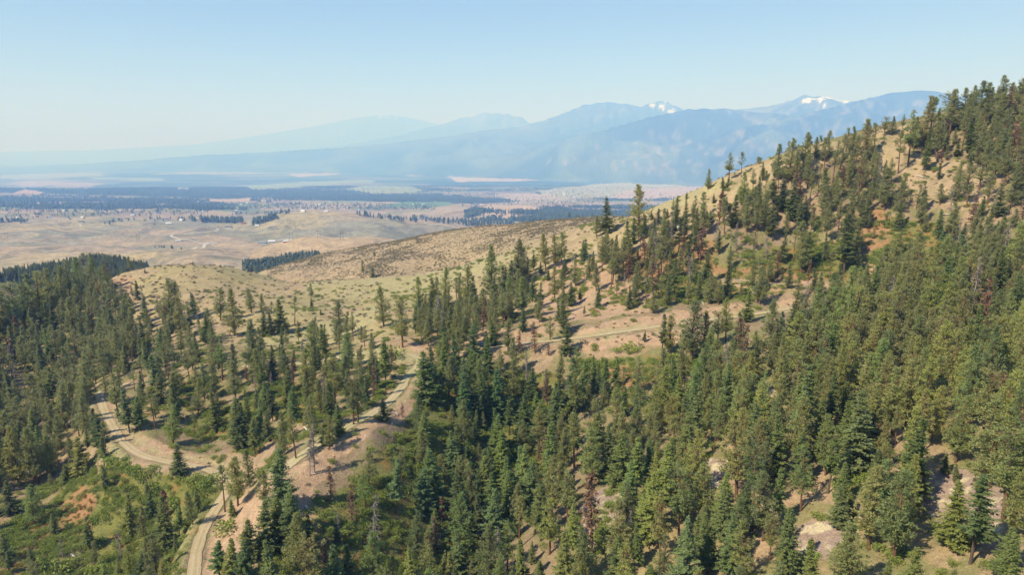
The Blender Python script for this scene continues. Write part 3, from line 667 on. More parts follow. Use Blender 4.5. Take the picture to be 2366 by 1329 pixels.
def join2(tg, cg):
    g = Geo(); g.v = tg.v+cg.v; g.f = tg.f+[tuple(i+tg.n for i in f) for f in cg.f]; g.c = tg.c+cg.c; g.mi = [1]*len(tg.f)+[0]*len(cg.f); g.n = tg.n+cg.n; return g
KINDS = {}     # kind -> list of (trunk mesh, crown mesh, both in one mesh)
def kind(name, gens, leafm, barkm, parts=('trunk', 'crown')):
    KINDS[name] = []
    for g in gens:
        tg, cg = g; KINDS[name].append((tg.mesh(parts[0], [barkm]), cg.mesh(parts[1], [leafm]), join2(tg, cg).mesh(name, [leafm, barkm])))
kind('pine_tree', [pine(1, .20, .2, .9), pine(2, .185, .26, .7), pine(3, .225, .14, 1.0), pine(4, .16, .26, 1.0, .85), pine(5, .21, .40, .6, .7, flat=True), pine(6, .19, .13, 1.05, 1.1), pine(7, .15, .40, .8, .6, gaps=.3), pine(8, .21, .10, 1.15, 1.15), pine(9, .185, .2, .6, 1.0), pine(10, .165, .16, 1.2, 1.0), pine(17, .16, .5, .8, .45, gaps=.4), pine(18, .21, .3, .8, .7, gaps=.3)], M['pine'], M['bark'])
kind('fir_tree', [fir(11), fir(12, .15, .10), fir(13, .20, .04, 1.1), fir(14, .13, .16, .8, .3), fir(15, .18, .08, 1.0, .28), fir(16, .24, .03, .9, .15), fir(17, .16, .22, .8, .35), fir(18, .21, .05, 1.0, .3), fir(19, .14, .3, .6, .5)], M['fir'], M['firbark'])
kind('red_tree', [dead(21, 1., .14), dead(22, 1., .11, .25), dead(23, .9, .16, .1)], M['rust'], M['bark'])
kind('snag', [dead(31, .2, .12), dead(32, .2, .09, .3), dead(33, .3, .14, .1)], M['greyneedle'], M['snag'])
kind('leafy_shrub', [shrub(41), shrub(42, 380, .85, .14, 5), shrub(43, 460, .6, .12, 7)], M['leaf'], M['firbark'], ('stems', 'leaves'))
kind('turning_shrub', [shrub(51, 260, .5, .16, 6), shrub(52, 240, .6, .15, 5)], M['autumn'], M['firbark'], ('stems', 'leaves'))
kind('sagebrush', [shrub(61, 80, .6, .26, 4), shrub(62, 70, .5, .28, 4)], M['sage'], M['firbark'], ('stems', 'leaves'))
kind('bitterbrush', [shrub(71, 90, .7, .26, 5), shrub(72, 80, .6, .28, 4)], M['sagedark'], M['firbark'], ('stems', 'leaves'))
def lowtree(seed, kk):
    rs = np.random.RandomState(seed); g = Geo(); g.cone((0, 0, 0), (0, 0, .3), .03, .02, 3, mi=1)
    for i in range(4 if kk else 3):
        z0 = .12+.22*i if kk else .3+.2*i; r = (.26-.055*i if kk else .33-.04*abs(i-1))*rs.uniform(.85, 1.15); n = 6
        an = np.arange(n)*6.283/n+rs.rand(); ring = np.stack([np.cos(an)*r*rs.uniform(.8, 1.2, n), np.sin(an)*r*rs.uniform(.8, 1.2, n), np.full(n, z0)+rs.uniform(-.03, .03, n)], 1)
        g.add(np.concatenate([ring, [[0, 0, z0+(.36 if kk else .34)]]]), [(j, (j+1) % n, n) for j in range(n)]+[tuple(range(n))[::-1]], rs.rand())
    return g.mesh('far_tree', [M['farfir'], M['firbark']])
FARM = [lowtree(81, 1), lowtree(82, 1), lowtree(83, 0)]
# ---------------------------------------------------------------- where the trees stand: surveyed single trees
# (base x, base y, top y) in the photograph; P pine, F fir, R red dead, G grey dead, S leafy shrub
ONE = {
 'P': '''1476,548,434 1378,548,500 1636,438,394 1684,419,360 1712,408,357 1601,522,475 1621,526,472 1557,498,463 1395,612,545 1391,628,551 1415,658,562 1440,620,549 1718,478,405 1741,508,439 1700,505,460
 1136,697,572 967,727,641 1028,706,620 1056,710,643 1079,722,618 1193,668,555 1212,648,559 1261,624,543 1284,616,543 1297,614,540 1282,694,618 1330,662,601 1271,787,732 1123,820,765 720,686,657 887,755,665 930,803,689 785,780,701
 802,782,723 816,788,723 834,792,756 723,852,750 834,843,799 800,868,775 510,741,672 542,776,678 582,724,672 605,726,684 628,726,699 395,750,657 406,752,664 283,720,663 588,852,748 681,753,691 300,628,597 514,879,786 418,782,696
 866,601,576 840,634,602 1797,415,342 1819,421,333 1865,372,324 1882,366,324 1916,364,322 1955,363,306 1969,363,304 1998,376,293 2018,308,287 2042,316,279 2061,311,277 2084,305,272 2098,382,280 2075,400,320 2135,340,248 2145,334,248 2161,352,296
 2188,371,343 2200,292,230 2227,287,223 2258,287,212 2274,283,214 2311,262,196 2361,234,196 2213,447,388 2171,473,433 2117,482,438 2137,537,503 2074,588,542 1832,606,537 1851,636,526 1776,655,597 1547,822,733 1597,840,700 1625,818,725 1676,790,695
 1640,703,633 1737,665,615 1777,652,605 1510,724,674 1468,701,641 1412,667,600 550,1170,1066 578,1126,1043 610,1178,1092 520,1184,1087 817,982,877 827,978,879 684,1060,953 710,908,809 664,906,812 599,894,814 473,922,849 971,1003,916 774,932,823
 203,672,600 225,678,600 165,705,620 145,712,632 120,725,640 80,745,655 95,752,652 60,765,675 40,782,682 18,795,698 2,805,706 240,695,628 185,690,612 105,735,648
 200,932,850 46,1124,1012 88,1118,1008 122,1103,1019 82,1106,1010 359,992,913 400,1026,945 247,928,860 270,942,873 80,1211,1142 446,1214,1142 302,1332,1269 368,1328,1262 2284,1130,958 2316,1205,1040 497,920,850 1040,812,760 1658,802,728 1893,688,634
 760,1040,965 742,960,880 1062,792,700 990,800,735 862,806,770 752,800,752 540,880,835 648,760,712 1430,640,575''',
 'F': '''1463,565,507 1488,551,500 1400,540,461 1670,442,412 1682,427,410 1586,460,444 1649,469,450 1669,457,436 1678,487,458 1542,504,484 1584,506,465 1640,516,490 1520,520,484 1505,508,488 1543,548,511 1351,605,555 1422,591,545
 1000,728,646 1089,724,641 1233,626,588 1163,690,618 1307,637,593 1347,604,557 1341,698,667 1349,732,707 1305,774,696 1307,819,751 1140,800,741 1208,766,715 720,711,689 741,728,714 741,858,803 318,694,655 653,769,695 613,777,724 628,775,726
 446,613,604 335,632,622 510,618,611 448,739,684 861,641,615 1762,418,380 2137,395,338 2211,361,333 1950,632,513 2040,639,576 2166,557,497 1997,676,621 1529,820,730 1727,745,679 1686,858,787 1489,791,764 1679,692,618 650,1176,1048 617,1278,1170
 580,1294,1208 645,1255,1159 673,1278,1159 720,1273,1192 508,1338,1259 536,1338,1255 538,1196,1159 552,1037,930 561,1040,942 889,974,923 752,1027,965 987,932,814 782,1011,939 147,977,909 222,1023,956 234,1032,968 188,1095,1025 156,1116,1080 275,977,945
 300,1002,911 323,996,928 30,1188,1123 385,1280,1167 351,1200,1148 414,1241,1180 330,1334,1288 21,1322,1284 999,1172,1042 1173,1194,1090 2200,1268,1142 2242,1304,1136 2316,1334,1242 2180,1096,1055 2209,1112,1078 2095,1162,997 1935,1225,1136 1964,1192,1145 1975,1094,930
 2010,1042,920 1720,1230,1128 1580,1180,1095 690,790,745 478,792,735 1260,600,560 960,770,710 1230,700,640 1180,740,690''',
 'R': '''1236,817,743 1199,815,764 1267,822,790 1988,411,351 1879,516,483 1924,445,412 2048,517,496 2174,390,351 1709,850,738 1658,830,784 1368,1288,1094 813,1208,1122 929,965,932 571,883,844 752,1332,1255 1690,500,490 390,880,842 1020,1215,1150 1100,880,840''',
 'G': '''2250,498,459 2308,466,425 1866,485,451 2029,450,374 1860,736,655 1852,739,680 2213,570,516 2229,562,525 782,1231,1185 727,1093,981 716,1100,1000 627,895,860 281,1292,1233 1700,580,520 1770,600,545 1655,560,515 1150,1290,1220 1460,1240,1180 2060,960,900 145,1290,1250 590,905,860''',
 'S': '''914,824,787 258,1064,1036 262,1082,1056 310,1090,1066 350,1090,1070 437,1112,1084 480,1120,1090 465,1150,1110 222,1204,1182 137,1322,1286 95,1310,1286 230,1322,1290 330,1105,1080 1450,808,784 1425,812,794 1470,810,792 522,1226,1188 40,1180,1160 1045,770,740 1060,755,730
 1075,770,748 700,930,905 740,925,900 650,1010,985 1560,650,625 1605,650,620 1640,655,628 1390,605,592 1310,604,592 1410,602,588 1700,640,618 2250,1240,1225 1880,1290,1262 360,1130,1105 300,1130,1110 400,1170,1140 180,1250,1236 1945,1130,1100 1985,1110,1090 2050,520,500 2080,500,486 1545,830,806 1460,858,838''',
}
ONE = {k: [tuple(float(q) for q in s.split(',')) for s in v.split()] for k, v in ONE.items()}
KMAP = {'P': 'pine_tree', 'F': 'fir_tree', 'R': 'red_tree', 'G': 'snag', 'S': 'leafy_shrub'}
FORM = {(840,634): (7, 1.6), (866,601): (7, 1.7), (861,641): (5, 1.3), (1476,548): (2, 1.25), (1378,548): (7, 1.3), (1636,438): (7, 1.7), (1684,419): (7, 1.3), (1712,407): (9, 1.3), (1400,540): (2, 1.3), (1136,697): (7, 1.05), (887,755): (2, 1.2), (720,686): (7, 1.5), (510,741): (7, 1.2), (542,776): (7, 1.15), (582,724): (7, 1.3), (1797,415): (5, 1.2), (1819,421): (2, 1.2), (2284,1130): (2, 1.3), (817,982): (4, 1.2)}   # crown form and fullness of the trees that stand out
plants = []          # dicts: kind, x, y, z, h, w, px, py, region
rng = np.random.RandomState(5)
for k, L_ in ONE.items():
    for (bx, by, ty) in L_:
        c = cast(bx, by, 60, 1090)
        if c is None: continue
        x, y, z, D = c; s = math.sqrt(x*x+y*y+z*z); h = (by-ty)/FPX*s*1.05
        if k == 'S': h *= .8
        plants.append(dict(kind=KMAP[k], x=x, y=y, z=z, h=h, w=(rng.uniform(1.0, 1.3) if h > 9 else rng.uniform(1.2, 1.5))*(1.1 if k == 'F' else 1), px=bx, py=by, hand=True))
# ---------------------------------------------------------------- stands (regions of the photograph laid on the ground)
# name for labels, polygon of tree bases, spacing m, share of pines, mean height m, shrub density, share dead
STANDS = [
 ('on the left wooded shoulder', [(-300,850),(0,770),(120,705),(200,675),(250,655),(262,700),(300,760),(330,800),(300,850),(215,905),(200,940),(-300,940)], 6.7, .82, 15.5, .05, .02),
 ('on the slope left of the lower track', [(-300,940),(200,935),(215,1000),(250,1030),(140,1085),(0,1130),(-300,1200)], 6.0, .75, 15.5, .1, .02),
 ('below the grassy knob', [(262,700),(330,690),(380,740),(470,770),(500,800),(500,870),(400,890),(300,900),(235,905),(300,850),(330,800)], 9.5, .6, 12, .1, .05),
 ('between the lower track and the grassy strip', [(400,900),(500,850),(560,862),(700,862),(860,840),(960,850),(935,885),(860,940),(790,975),(740,1000),(690,1035),(640,1075),(590,1065),(520,1030),(420,1005),(320,985),(300,900)], 8.0, .5, 12, 1.2, .05),
 ('beside the grassy strip', [(560,800),(700,790),(860,790),(880,800),(860,812),(700,830),(560,840)], 11, .7, 11, .15, .03),
 ('in the bottom left hollow', [(250,1160),(420,1160),(440,1240),(400,1329),(380,1420),(200,1420),(230,1250)], 9.5, .5, 12, 1.1, .03),
 ('in the brushy hollow', [(-200,1260),(0,1180),(140,1110),(260,1060),(400,1085),(520,1110),(490,1190),(440,1240),(250,1230),(240,1420),(-200,1420)], 26, .4, 8, 1.5, .08),
 ('on the sandy spur', [(760,1110),(880,1020),(960,960),(990,990),(900,1060),(780,1150),(740,1200),(700,1270),(600,1329),(600,1290),(680,1200)], 11, .5, 11, .3, .05),
 ('in the shrubby left side of the gulch', [(800,1150),(920,1050),(990,980),(1060,970),(1040,1120),(980,1250),(960,1420),(600,1420),(700,1270),(740,1200)], 8.6, .45, 11.5, 3.2, .04),
 ('at the dark bottom of the gulch', [(1060,930),(1200,900),(1330,960),(1340,1060),(1230,1150),(1160,1250),(1130,1420),(960,1420),(980,1250),(1040,1120)], 5.8, .25, 14.5, 1.6, .02),
 ('at the head of the gulch', [(990,850),(1080,835),(1200,870),(1330,895),(1500,900),(1620,880),(1700,830),(1760,850),(1560,980),(1330,960),(1200,900),(1060,930),(980,930)], 5.6, .4, 13, 1.0, .03),
 ('around the middle of the gulch rim', [(960,730),(1080,735),(1130,750),(1180,800),(1160,830),(1020,840),(990,800),(960,790)], 6.5, .6, 13, .6, .06),
 ('in the centre clump on the ridge', [(1000,720),(1060,700),(1120,690),(1180,660),(1230,640),(1250,690),(1210,740),(1160,760),(1090,735)], 7.0, .65, 14, .3, .05),
 ('on the dusty slope above the road cut', [(1230,640),(1330,600),(1400,640),(1500,690),(1500,715),(1330,740),(1240,760)], 17, .6, 10, .5, .05),
 ('on the scrubby slope above the road cut', [(1390,600),(1480,570),(1620,560),(1700,600),(1640,640),(1640,700),(1500,715),(1420,660)], 6.8, .65, 14, .9, .08),
 ('above the upper bench', [(1620,560),(1750,540),(1940,560),(1990,600),(2040,630),(1950,655),(1800,645),(1640,636)], 9.0, .6, 13, .9, .06),
 ('between the bench and the road cut', [(1640,655),(1800,665),(1960,675),(1900,690),(1740,715),(1600,730),(1520,715)], 9.5, .5, 11, .9, .06),
 ('on the middle of the ridge slope', [(1480,570),(1560,520),(1640,500),(1700,470),(1790,450),(1960,440),(2060,470),(2000,540),(1940,560),(1750,540),(1620,560)], 5.4, .6, 14, .6, .07),
 ('below the ridge crest', [(1700,470),(1740,430),(1830,400),(1880,372),(1960,362),(2030,350),(2050,420),(2060,470),(1960,440),(1790,450)], 5.6, .75, 14, .3, .05),
 ('on the bare patch near the ridge top', [(2060,420),(2100,380),(2260,380),(2300,420),(2290,470),(2150,480),(2060,470)], 17, .7, 11, .2, .08),
 ('on the wooded ridge top', [(2110,345),(2200,290),(2290,262),(2366,240),(2620,195),(2620,420),(2366,440),(2290,420),(2260,380),(2160,375)], 5.4, .85, 15.5, .1, .05),
 ('on the right hillside below the ridge top', [(2060,470),(2150,480),(2290,470),(2366,440),(2620,420),(2620,540),(2366,600),(2230,600),(2180,560),(2100,520)], 8.0, .8, 13, .6, .10),
 ('in the green meadow', [(1940,560),(2000,540),(2060,470),(2100,520),(2180,560),(2230,600),(2180,640),(2060,650),(1990,600)], 14, .6, 10, .9, .1),
 ('on the upper part of the right slope', [(1820,800),(1900,740),(1990,700),(2060,650),(2180,640),(2230,600),(2366,600),(2620,540),(2620,760),(2366,780),(2100,800),(1950,850)], 4.9, .88, 14.5, .15, .03),
 ('on the left part of the right slope', [(1560,960),(1700,860),(1820,800),(1950,850),(1900,960),(1760,1020),(1600,1040),(1480,1060),(1400,1000)], 4.9, .75, 14.5, .05, .03),
 ('on the far right slope', [(1950,850),(2100,800),(2366,780),(2620,760),(2620,1040),(2366,1080),(2200,1060),(2000,1040),(1900,960)], 5.2, .8, 15, .05, .04),
 ('in the lower right forest', [(1480,1060),(1600,1040),(1760,1020),(1900,960),(2000,1040),(2060,1110),(2020,1230),(1960,1420),(1500,1420),(1400,1200)], 5.5, .42, 14.2, .1, .03),
 ('on the lower left edge of the right slope', [(1230,1150),(1340,1060),(1400,1000),(1480,1060),(1400,1200),(1500,1420),(1130,1420),(1160,1250)], 5.6, .45, 14, .5, .03),
 ('beside the bare gravel clearing', [(2020,1230),(2060,1110),(2200,1060),(2366,1080),(2620,1040),(2620,1500),(1960,1500)], 6.8, .6, 13.5, .2, .02),
 ('in the bottom foreground', [(560,1340),(2620,1340),(2620,1700),(560,1700)], 6.0, .6, 13, .3, .02),
]
OPEN = [  # treeless ground inside the stands
 [(215,912),(262,905),(330,985),(420,1028),(560,1066),(605,1088),(560,1112),(400,1098),(300,1084),(236,1000)], [(1305,735),(1500,712),(1740,698),(1740,745),(1600,790),(1500,805),(1310,812)],
 [(2115,1090),(2180,1080),(2250,1090),(2335,1125),(2330,1420),(2090,1420),(2110,1190)],
 [(1820,1215),(1900,1190),(1960,1160),(2000,1200),(2000,1300),(1990,1380),(1860,1400),(1830,1280)],
 [(1725,880),(1800,875),(1810,985),(1740,985)], [(1600,1070),(1695,1060),(1690,1210),(1600,1200)], [(1340,1160),(1400,1110),(1450,1150),(1430,1250),(1360,1380)],
 [(930,870),(985,840),(1000,870),(960,930),(900,975),(870,970)], [(1715,1185),(1785,1175),(1790,1225),(1720,1240)], [(2150,1110),(2160,1100),(2200,1090)],
 [(1955,830),(2000,815),(2005,900),(1965,900)], [(2030,560),(2110,520),(2180,540),(2160,620),(2060,640),(2010,600)],
]
px_, py_ = to_px(0, 0, 0) if False else (None, None)
N0 = 150000
ca = rng.uniform(R(-46.5), R(46.5), N0); cd = np.sqrt(rng.uniform(80**2, 600**2, N0))
cz = hgt(ca, cd); qx, qy = to_px(ca, cd, cz); cx_, cy_ = cd*np.sin(ca), cd*np.cos(ca)
reg = np.full(N0, -1)
jx = qx+22*(fbm(cx_, cy_, 14, 2, 601)-.5); jy = qy+14*(fbm(cx_, cy_, 14, 2, 607)-.5)
for i, s in enumerate(STANDS): reg[in_poly(jx, jy, s[1]) & (cd < (560 if i < 3 else 480))] = i
for P in OPEN: reg[in_poly(jx, jy, P)] = -1
# keep off the tracks
def track_dist(x, y):
    d = np.full(np.shape(x), 1e9)
    for t in TRACKS.values():
        P = t['pts'][::3]
        for i in range(0, len(P)): d = np.minimum(d, np.hypot(x-P[i, 0], y-P[i, 1])-t['w'])
    return d
td = track_dist(cx_, cy_)
cell = {}
def near_ok(x, y, r):
    i, j = int(x//6), int(y//6)
    for a in (i-1, i, i+1):
        for b in (j-1, j, j+1):
            for (u, v, rr) in cell.get((a, b), ()):
                if (u-x)**2+(v-y)**2 < (min(r, rr))**2: return False
    return True
def put(x, y, r): cell.setdefault((int(x//6), int(y//6)), []).append((x, y, r))
for p in plants: put(p['x'], p['y'], 3.4 if p['kind'] != 'leafy_shrub' else 1.5)
clus = fbm(cx_, cy_, 22, 3, 611)
for i in range(N0):
    r = reg[i]
    if r < 0 or td[i] < 1.6: continue
    name, _, sp, pf, hm, sh, dd = STANDS[r]
    s = sp*(1.25-.5*clus[i])*rng.uniform(.8, 1.15)*.88
    if not near_ok(cx_[i], cy_[i], s): continue
    put(cx_[i], cy_[i], s)
    u = rng.rand(); f = pf+.5*(clus[i]-.5)
    k = 'snag' if u < dd*.5 else 'red_tree' if u < dd*1.5 else ('pine_tree' if rng.rand() < f else 'fir_tree')
    h = .94*hm*np.clip(rng.normal(1, .2), .45, 1.45)*(.55 if rng.rand() < .10 else 1)
    plants.append(dict(kind=k, x=cx_[i], y=cy_[i], z=cz[i], h=h, w=rng.uniform(.98, 1.3), px=qx[i], py=qy[i], region=name, hand=False))
def region_of(px, py):
    for s in STANDS[::-1]:
        if bool(in_poly(np.array([px]), np.array([py]), s[1])[0]): return s[0]
    if py < 600 and px > 1340: return 'on the open grassy ridge'
    if py < 660 and px > 600 and px < 1000: return 'on the brown shrubby hill'
    if px < 1200 and py < 860: return 'on the open grassy saddle'
    if px > 1200 and py < 900: return 'beside the road cut'
    return 'beside the lower dirt track'
for p in plants:
    if 'region' not in p: p['region'] = region_of(p['px'], p['py'])
print('PLANTS', len(plants), {k: sum(p['kind'] == k for p in plants) for k in KINDS})

# ---------------------------------------------------------------- singles with parts, the remainder as one object a kind
VIEW = lambda p: (-60 < p['px'] < 2426) and (p['py']-p['h']*FPX/math.hypot(p['x'], p['y'])) < 1329
def tonepick(kind, rs):
    if kind == 'pine_tree': return [('olive green', (1.05, 1.0, .95)), ('yellowish green', (1.15, 1.12, .9)), ('dark green', (.74, .80, .85)), ('mid green', (.95, 1.08, .95))][rs.choice(4, p=[.4, .22, .18, .2])]
    if kind == 'fir_tree': return [('deep green', (.85, .92, .85)), ('blue-green', (.9, 1.03, 1.1)), ('mid green', (1.15, 1.15, .9)), ('dark green', (.68, .74, .75))][rs.choice(4, p=[.35, .22, .23, .2])]
    return ('', (1, 1, 1))
def tint_for(p):  # stands differ in colour: olive pines on the right slope, cooler green in the gulch
    r = p['region']
    if 'right slope' in r or 'lower right' in r or 'gravel' in r: return (1.04, 1.06, .98)
    if 'left wooded' in r or 'left of the lower' in r: return (1.04, 1.04, .98)
    if 'gulch' in r: return (.92, 1.0, .95)
    return (1.0, 1.0, .95)
rs = np.random.RandomState(11)
ROOTS = []
def thing(name, label, cat, loc, rotz=0, group=None):
    o = bpy.data.objects.new(name, None); SC.collection.objects.link(o); o.empty_display_size = .5
    o.location = loc; o.rotation_euler = (0, 0, rotz); o['label'] = label; o['category'] = cat
    if group: o['group'] = group
    return o
def part(name, me, parent, color=None, label=None):
    o = bpy.data.objects.new(name, me); SC.collection.objects.link(o); o.parent = parent
    if color: o.color = (*color, 1)
    if label: o['label'] = label
    return o
SHORT = {'between the lower track and the grassy strip': 'between lower track and grassy strip', 'at the dark bottom of the gulch': 'in the dark gulch bottom'}
WORDS = {'pine_tree': ('pine', 'pine tree', 'ponderosa pines on the hillsides'), 'fir_tree': ('fir', 'fir tree', 'firs among the pines'),
 'red_tree': ('rusty red dead conifer', 'dead tree', 'red-brown dead conifers'), 'snag': ('grey bare snag', 'dead tree', 'grey standing snags'), 'leafy_shrub': ('leafy green shrub', 'shrub', 'leafy green shrubs')}
singles = []; rest = {}
for k in ('pine_tree', 'fir_tree', 'red_tree', 'snag', 'leafy_shrub'):
    L_ = [p for p in plants if p['kind'] == k]
    vis = [p for p in L_ if VIEW(p)]
    vis.sort(key=lambda p: -(p['h']/math.hypot(p['x'], p['y']) + (.02 if p['hand'] else 0)))
    if k in ('red_tree', 'snag', 'leafy_shrub'): vis = vis[:110]
    else: vis = vis[:292]
    ids = set(id(p) for p in vis); singles += vis; rest[k] = [p for p in L_ if id(p) not in ids]
# labels that single each tree out
for p in singles:
    t = tonepick(p['kind'], rs); tf = tint_for(p); p['tone'] = t[0]; p['col'] = tuple(a*b*(.94+.12*rs.rand()) for a, b in zip(t[1], tf))
    p['var'] = rs.randint(len(KINDS[p['kind']])); fm_ = FORM.get((int(p['px']), int(p['py']))) if p['hand'] else None
    if fm_: p['var'] = fm_[0] % len(KINDS[p['kind']]); p['w'] = fm_[1]
    lim = {'leafy_shrub': (2.2, 3.4)}.get(p['kind'], (10.5, 15.5))
    p['size'] = 'small' if p['h'] < lim[0] else 'tall' if p['h'] > lim[1] else 'medium'
    if p['kind'] == 'leafy_shrub' : p['size'] = {'tall': 'large', 'medium': 'medium', 'small': 'small'}[p['size']]
    p['stem'] = ' '.join(x for x in (p['size'], p['tone'], WORDS[p['kind']][0], SHORT.get(p['region'], p['region'])) if x)
ORD = ['', 'second', 'third', 'fourth', 'fifth', 'sixth', 'seventh', 'eighth', 'ninth', 'tenth', 'eleventh', 'twelfth', 'thirteenth', 'fourteenth', 'fifteenth', 'sixteenth', 'seventeenth', 'eighteenth', 'nineteenth', 'twentieth']
by = {}
for p in singles: by.setdefault(p['stem'], []).append(p)
for st_, L_ in by.items():
    L_.sort(key=lambda p: p['px'])
    for i, p in enumerate(L_):
        if len(L_) == 1: p['label'] = st_
        elif i == 0: p['label'] = st_+', leftmost'
        elif i == len(L_)-1: p['label'] = st_+', rightmost'
        else: p['label'] = st_+', '+ORD[min(i, 19)]+' from left'
first = {}
for p in singles:
    k = p['kind']; W_ = WORDS[k]; tm, cm, _ = KINDS[k][p['var']]
    nm = {'red_tree': 'dead_tree', 'snag': 'dead_tree'}.get(k, k)
    o = thing(nm, p['label'], W_[1], (p['x'], p['y'], p['z']+CAM_Z-.1), rs.uniform(0, 6.28), W_[2])
    s = p['h'] if k != 'leafy_shrub' else p['h']*1.05
    o.scale = (s*p['w'], s*p['w'], s) if k != 'leafy_shrub' else (s*1.05, s*1.05, s)
    o.rotation_euler = (rs.normal(0, .035), rs.normal(0, .035), rs.uniform(0, 6.28))
    part(tm.name.split('.')[0], tm, o); part(cm.name.split('.')[0], cm, o, p['col'])

# ---------------------------------------------------------------- point-scattered stuff (geometry nodes)
LIB = bpy.data.collections.new('plant_library')
def lib_collection(name, meshes):
    c = bpy.data.collections.new(name)
    for i, me in enumerate(meshes):
        o = bpy.data.objects.new('%s_%02d' % (name, i), me); c.objects.link(o)
    return c
def scatter(name, pts, scl, var, meshes, label, wide=None):
    """ONE object of kind stuff: instances of the given meshes on points"""
    n = len(pts)
    if n == 0: return
    me = bpy.data.meshes.new(name); me.vertices.add(n); me.vertices.foreach_set('co', np.asarray(pts, np.float32).ravel())
    scl = np.asarray(scl, np.float32); wide = np.ones(n, np.float32) if wide is None else np.asarray(wide, np.float32)
    a = me.attributes.new('size', 'FLOAT_VECTOR', 'POINT'); a.data.foreach_set('vector', np.stack([scl*wide, scl*wide, scl], 1).ravel())
    a = me.attributes.new('pick', 'INT', 'POINT'); a.data.foreach_set('value', np.asarray(var, np.int32))
    a = me.attributes.new('spin', 'FLOAT_VECTOR', 'POINT'); r_ = np.zeros((n, 3), np.float32); r_[:, 2] = np.random.RandomState(n).uniform(0, 6.28, n); r_[:, :2] = np.random.RandomState(n+1).normal(0, .035, (n, 2)); a.data.foreach_set('vector', r_.ravel())
    o = bpy.data.objects.new(name, me); SC.collection.objects.link(o); o['kind'] = 'stuff'; o['label'] = label
    ng = bpy.data.node_groups.new(name+'_scatter', 'GeometryNodeTree')
    ng.interface.new_socket('Geometry', in_out='INPUT', socket_type='NodeSocketGeometry'); ng.interface.new_socket('Geometry', in_out='OUTPUT', socket_type='NodeSocketGeometry')
    N, L = ng.nodes, ng.links
    gi = N.new('NodeGroupInput'); go = N.new('NodeGroupOutput'); ip = N.new('GeometryNodeInstanceOnPoints'); ci = N.new('GeometryNodeCollectionInfo')
    ci.inputs['Collection'].default_value = lib_collection(name+'_source', meshes); ci.inputs['Separate Children'].default_value = True; ci.inputs['Reset Children'].default_value = True
    def attr(nm, ty):
        q = N.new('GeometryNodeInputNamedAttribute'); q.data_type = ty; q.inputs[0].default_value = nm; return q
    ip.inputs['Pick Instance'].default_value = True
    mp = N.new('GeometryNodeMeshToPoints'); L.new(gi.outputs[0], mp.inputs['Mesh']); L.new(mp.outputs[0], ip.inputs['Points'])
    L.new(ci.outputs[0], ip.inputs['Instance'])
    L.new(attr('pick', 'INT').outputs[0], ip.inputs['Instance Index']); L.new(attr('size', 'FLOAT_VECTOR').outputs[0], ip.inputs['Scale']); L.new(attr('spin', 'FLOAT_VECTOR').outputs[0], ip.inputs['Rotation'])
    L.new(ip.outputs[0], go.inputs[0])
    md = o.modifiers.new('scatter', 'NODES'); md.node_group = ng
    return o
STUFF = {'pine_tree': ('pine_forest', 'mass of further olive pines filling the slopes'), 'fir_tree': ('fir_forest', 'mass of further dark firs among the pines'),
 'red_tree': ('dead_trees', 'further rusty dead conifers scattered in the forest'), 'snag': ('grey_snags', 'further grey bare snags scattered in the forest'), 'leafy_shrub': ('shrubs', 'further leafy shrubs')}
for k, L_ in rest.items():
    if not L_: continue
    scatter(STUFF[k][0], [(p['x'], p['y'], p['z']+CAM_Z-.1) for p in L_], [p['h'] for p in L_], rs.randint(0, len(KINDS[k]), len(L_)), [m[2] for m in KINDS[k]], STUFF[k][1], [p['w'] for p in L_])

# undergrowth: leafy brush in the hollows and stands, sage and bitterbrush on the open ground
def dart(n, d0, d1, a0=-42, a1=42, seed=0):
    q = np.random.RandomState(seed); a = q.uniform(R(a0), R(a1), n); d = np.sqrt(q.uniform(d0*d0, d1*d1, n)); z = hgt(a, d); x, y = to_px(a, d, z)
    return q, a, d, z, x, y, d*np.sin(a), d*np.cos(a)
q, a, d, z, x, y, X, Y = dart(330000, 90, 420, seed=71)
w_ = np.zeros(len(a))
jx = x+24*(fbm(X, Y, 9, 2, 621)-.5); jy = y+16*(fbm(X, Y, 9, 2, 627)-.5)
for s in STANDS: m = in_poly(jx, jy, s[1]); w_[m] = s[5]
for P in GREEN_POLYS: m = in_poly(jx, jy, P); w_[m] = np.maximum(w_[m], 1.1)
for P in OPEN[:6]: w_[in_poly(jx, jy, P)] = 0
pat = fbm(X, Y, 7, 3, 633)
td = track_dist(X, Y)
op_ = np.zeros(len(a), bool)
for P in ORANGE_POLYS: op_ |= in_poly(jx, jy, P)
keep = (q.rand(len(a)) < (w_+.1)*sstep(.42, .6, pat)*.2) & (td > 1.0)
turn = keep & ((op_ & (q.rand(len(a)) < .85)) | (q.rand(len(a)) < .15+.5*sstep(.5, .62, fbm(X, Y, 18, 3, 639))))
lf = keep & ~turn; gpz = np.zeros(len(a), bool)
for P in GREEN_POLYS: gpz |= in_poly(jx, jy, P)
lf |= gpz & (q.rand(len(a)) < .05) & (td > 1.5)
print('BRUSH', lf.sum(), turn.sum())
def place(name, m, s0, s1, meshes, label, wide=None):
    n = int(m.sum()); s = q.uniform(s0, s1, n)
    return scatter(name, np.stack([X[m], Y[m], z[m]+CAM_Z-.05], 1), s, q.randint(0, len(meshes), n), meshes, label, wide)
place('leafy_brush', lf, .7, 2.2, [m[2] for m in KINDS['leafy_shrub']], 'green leafy brush carpeting the hollows and gulch')
place('turning_brush', turn, .35, 1.0, [m[2] for m in KINDS['turning_shrub']], 'low brush turning orange and yellow between the trees')
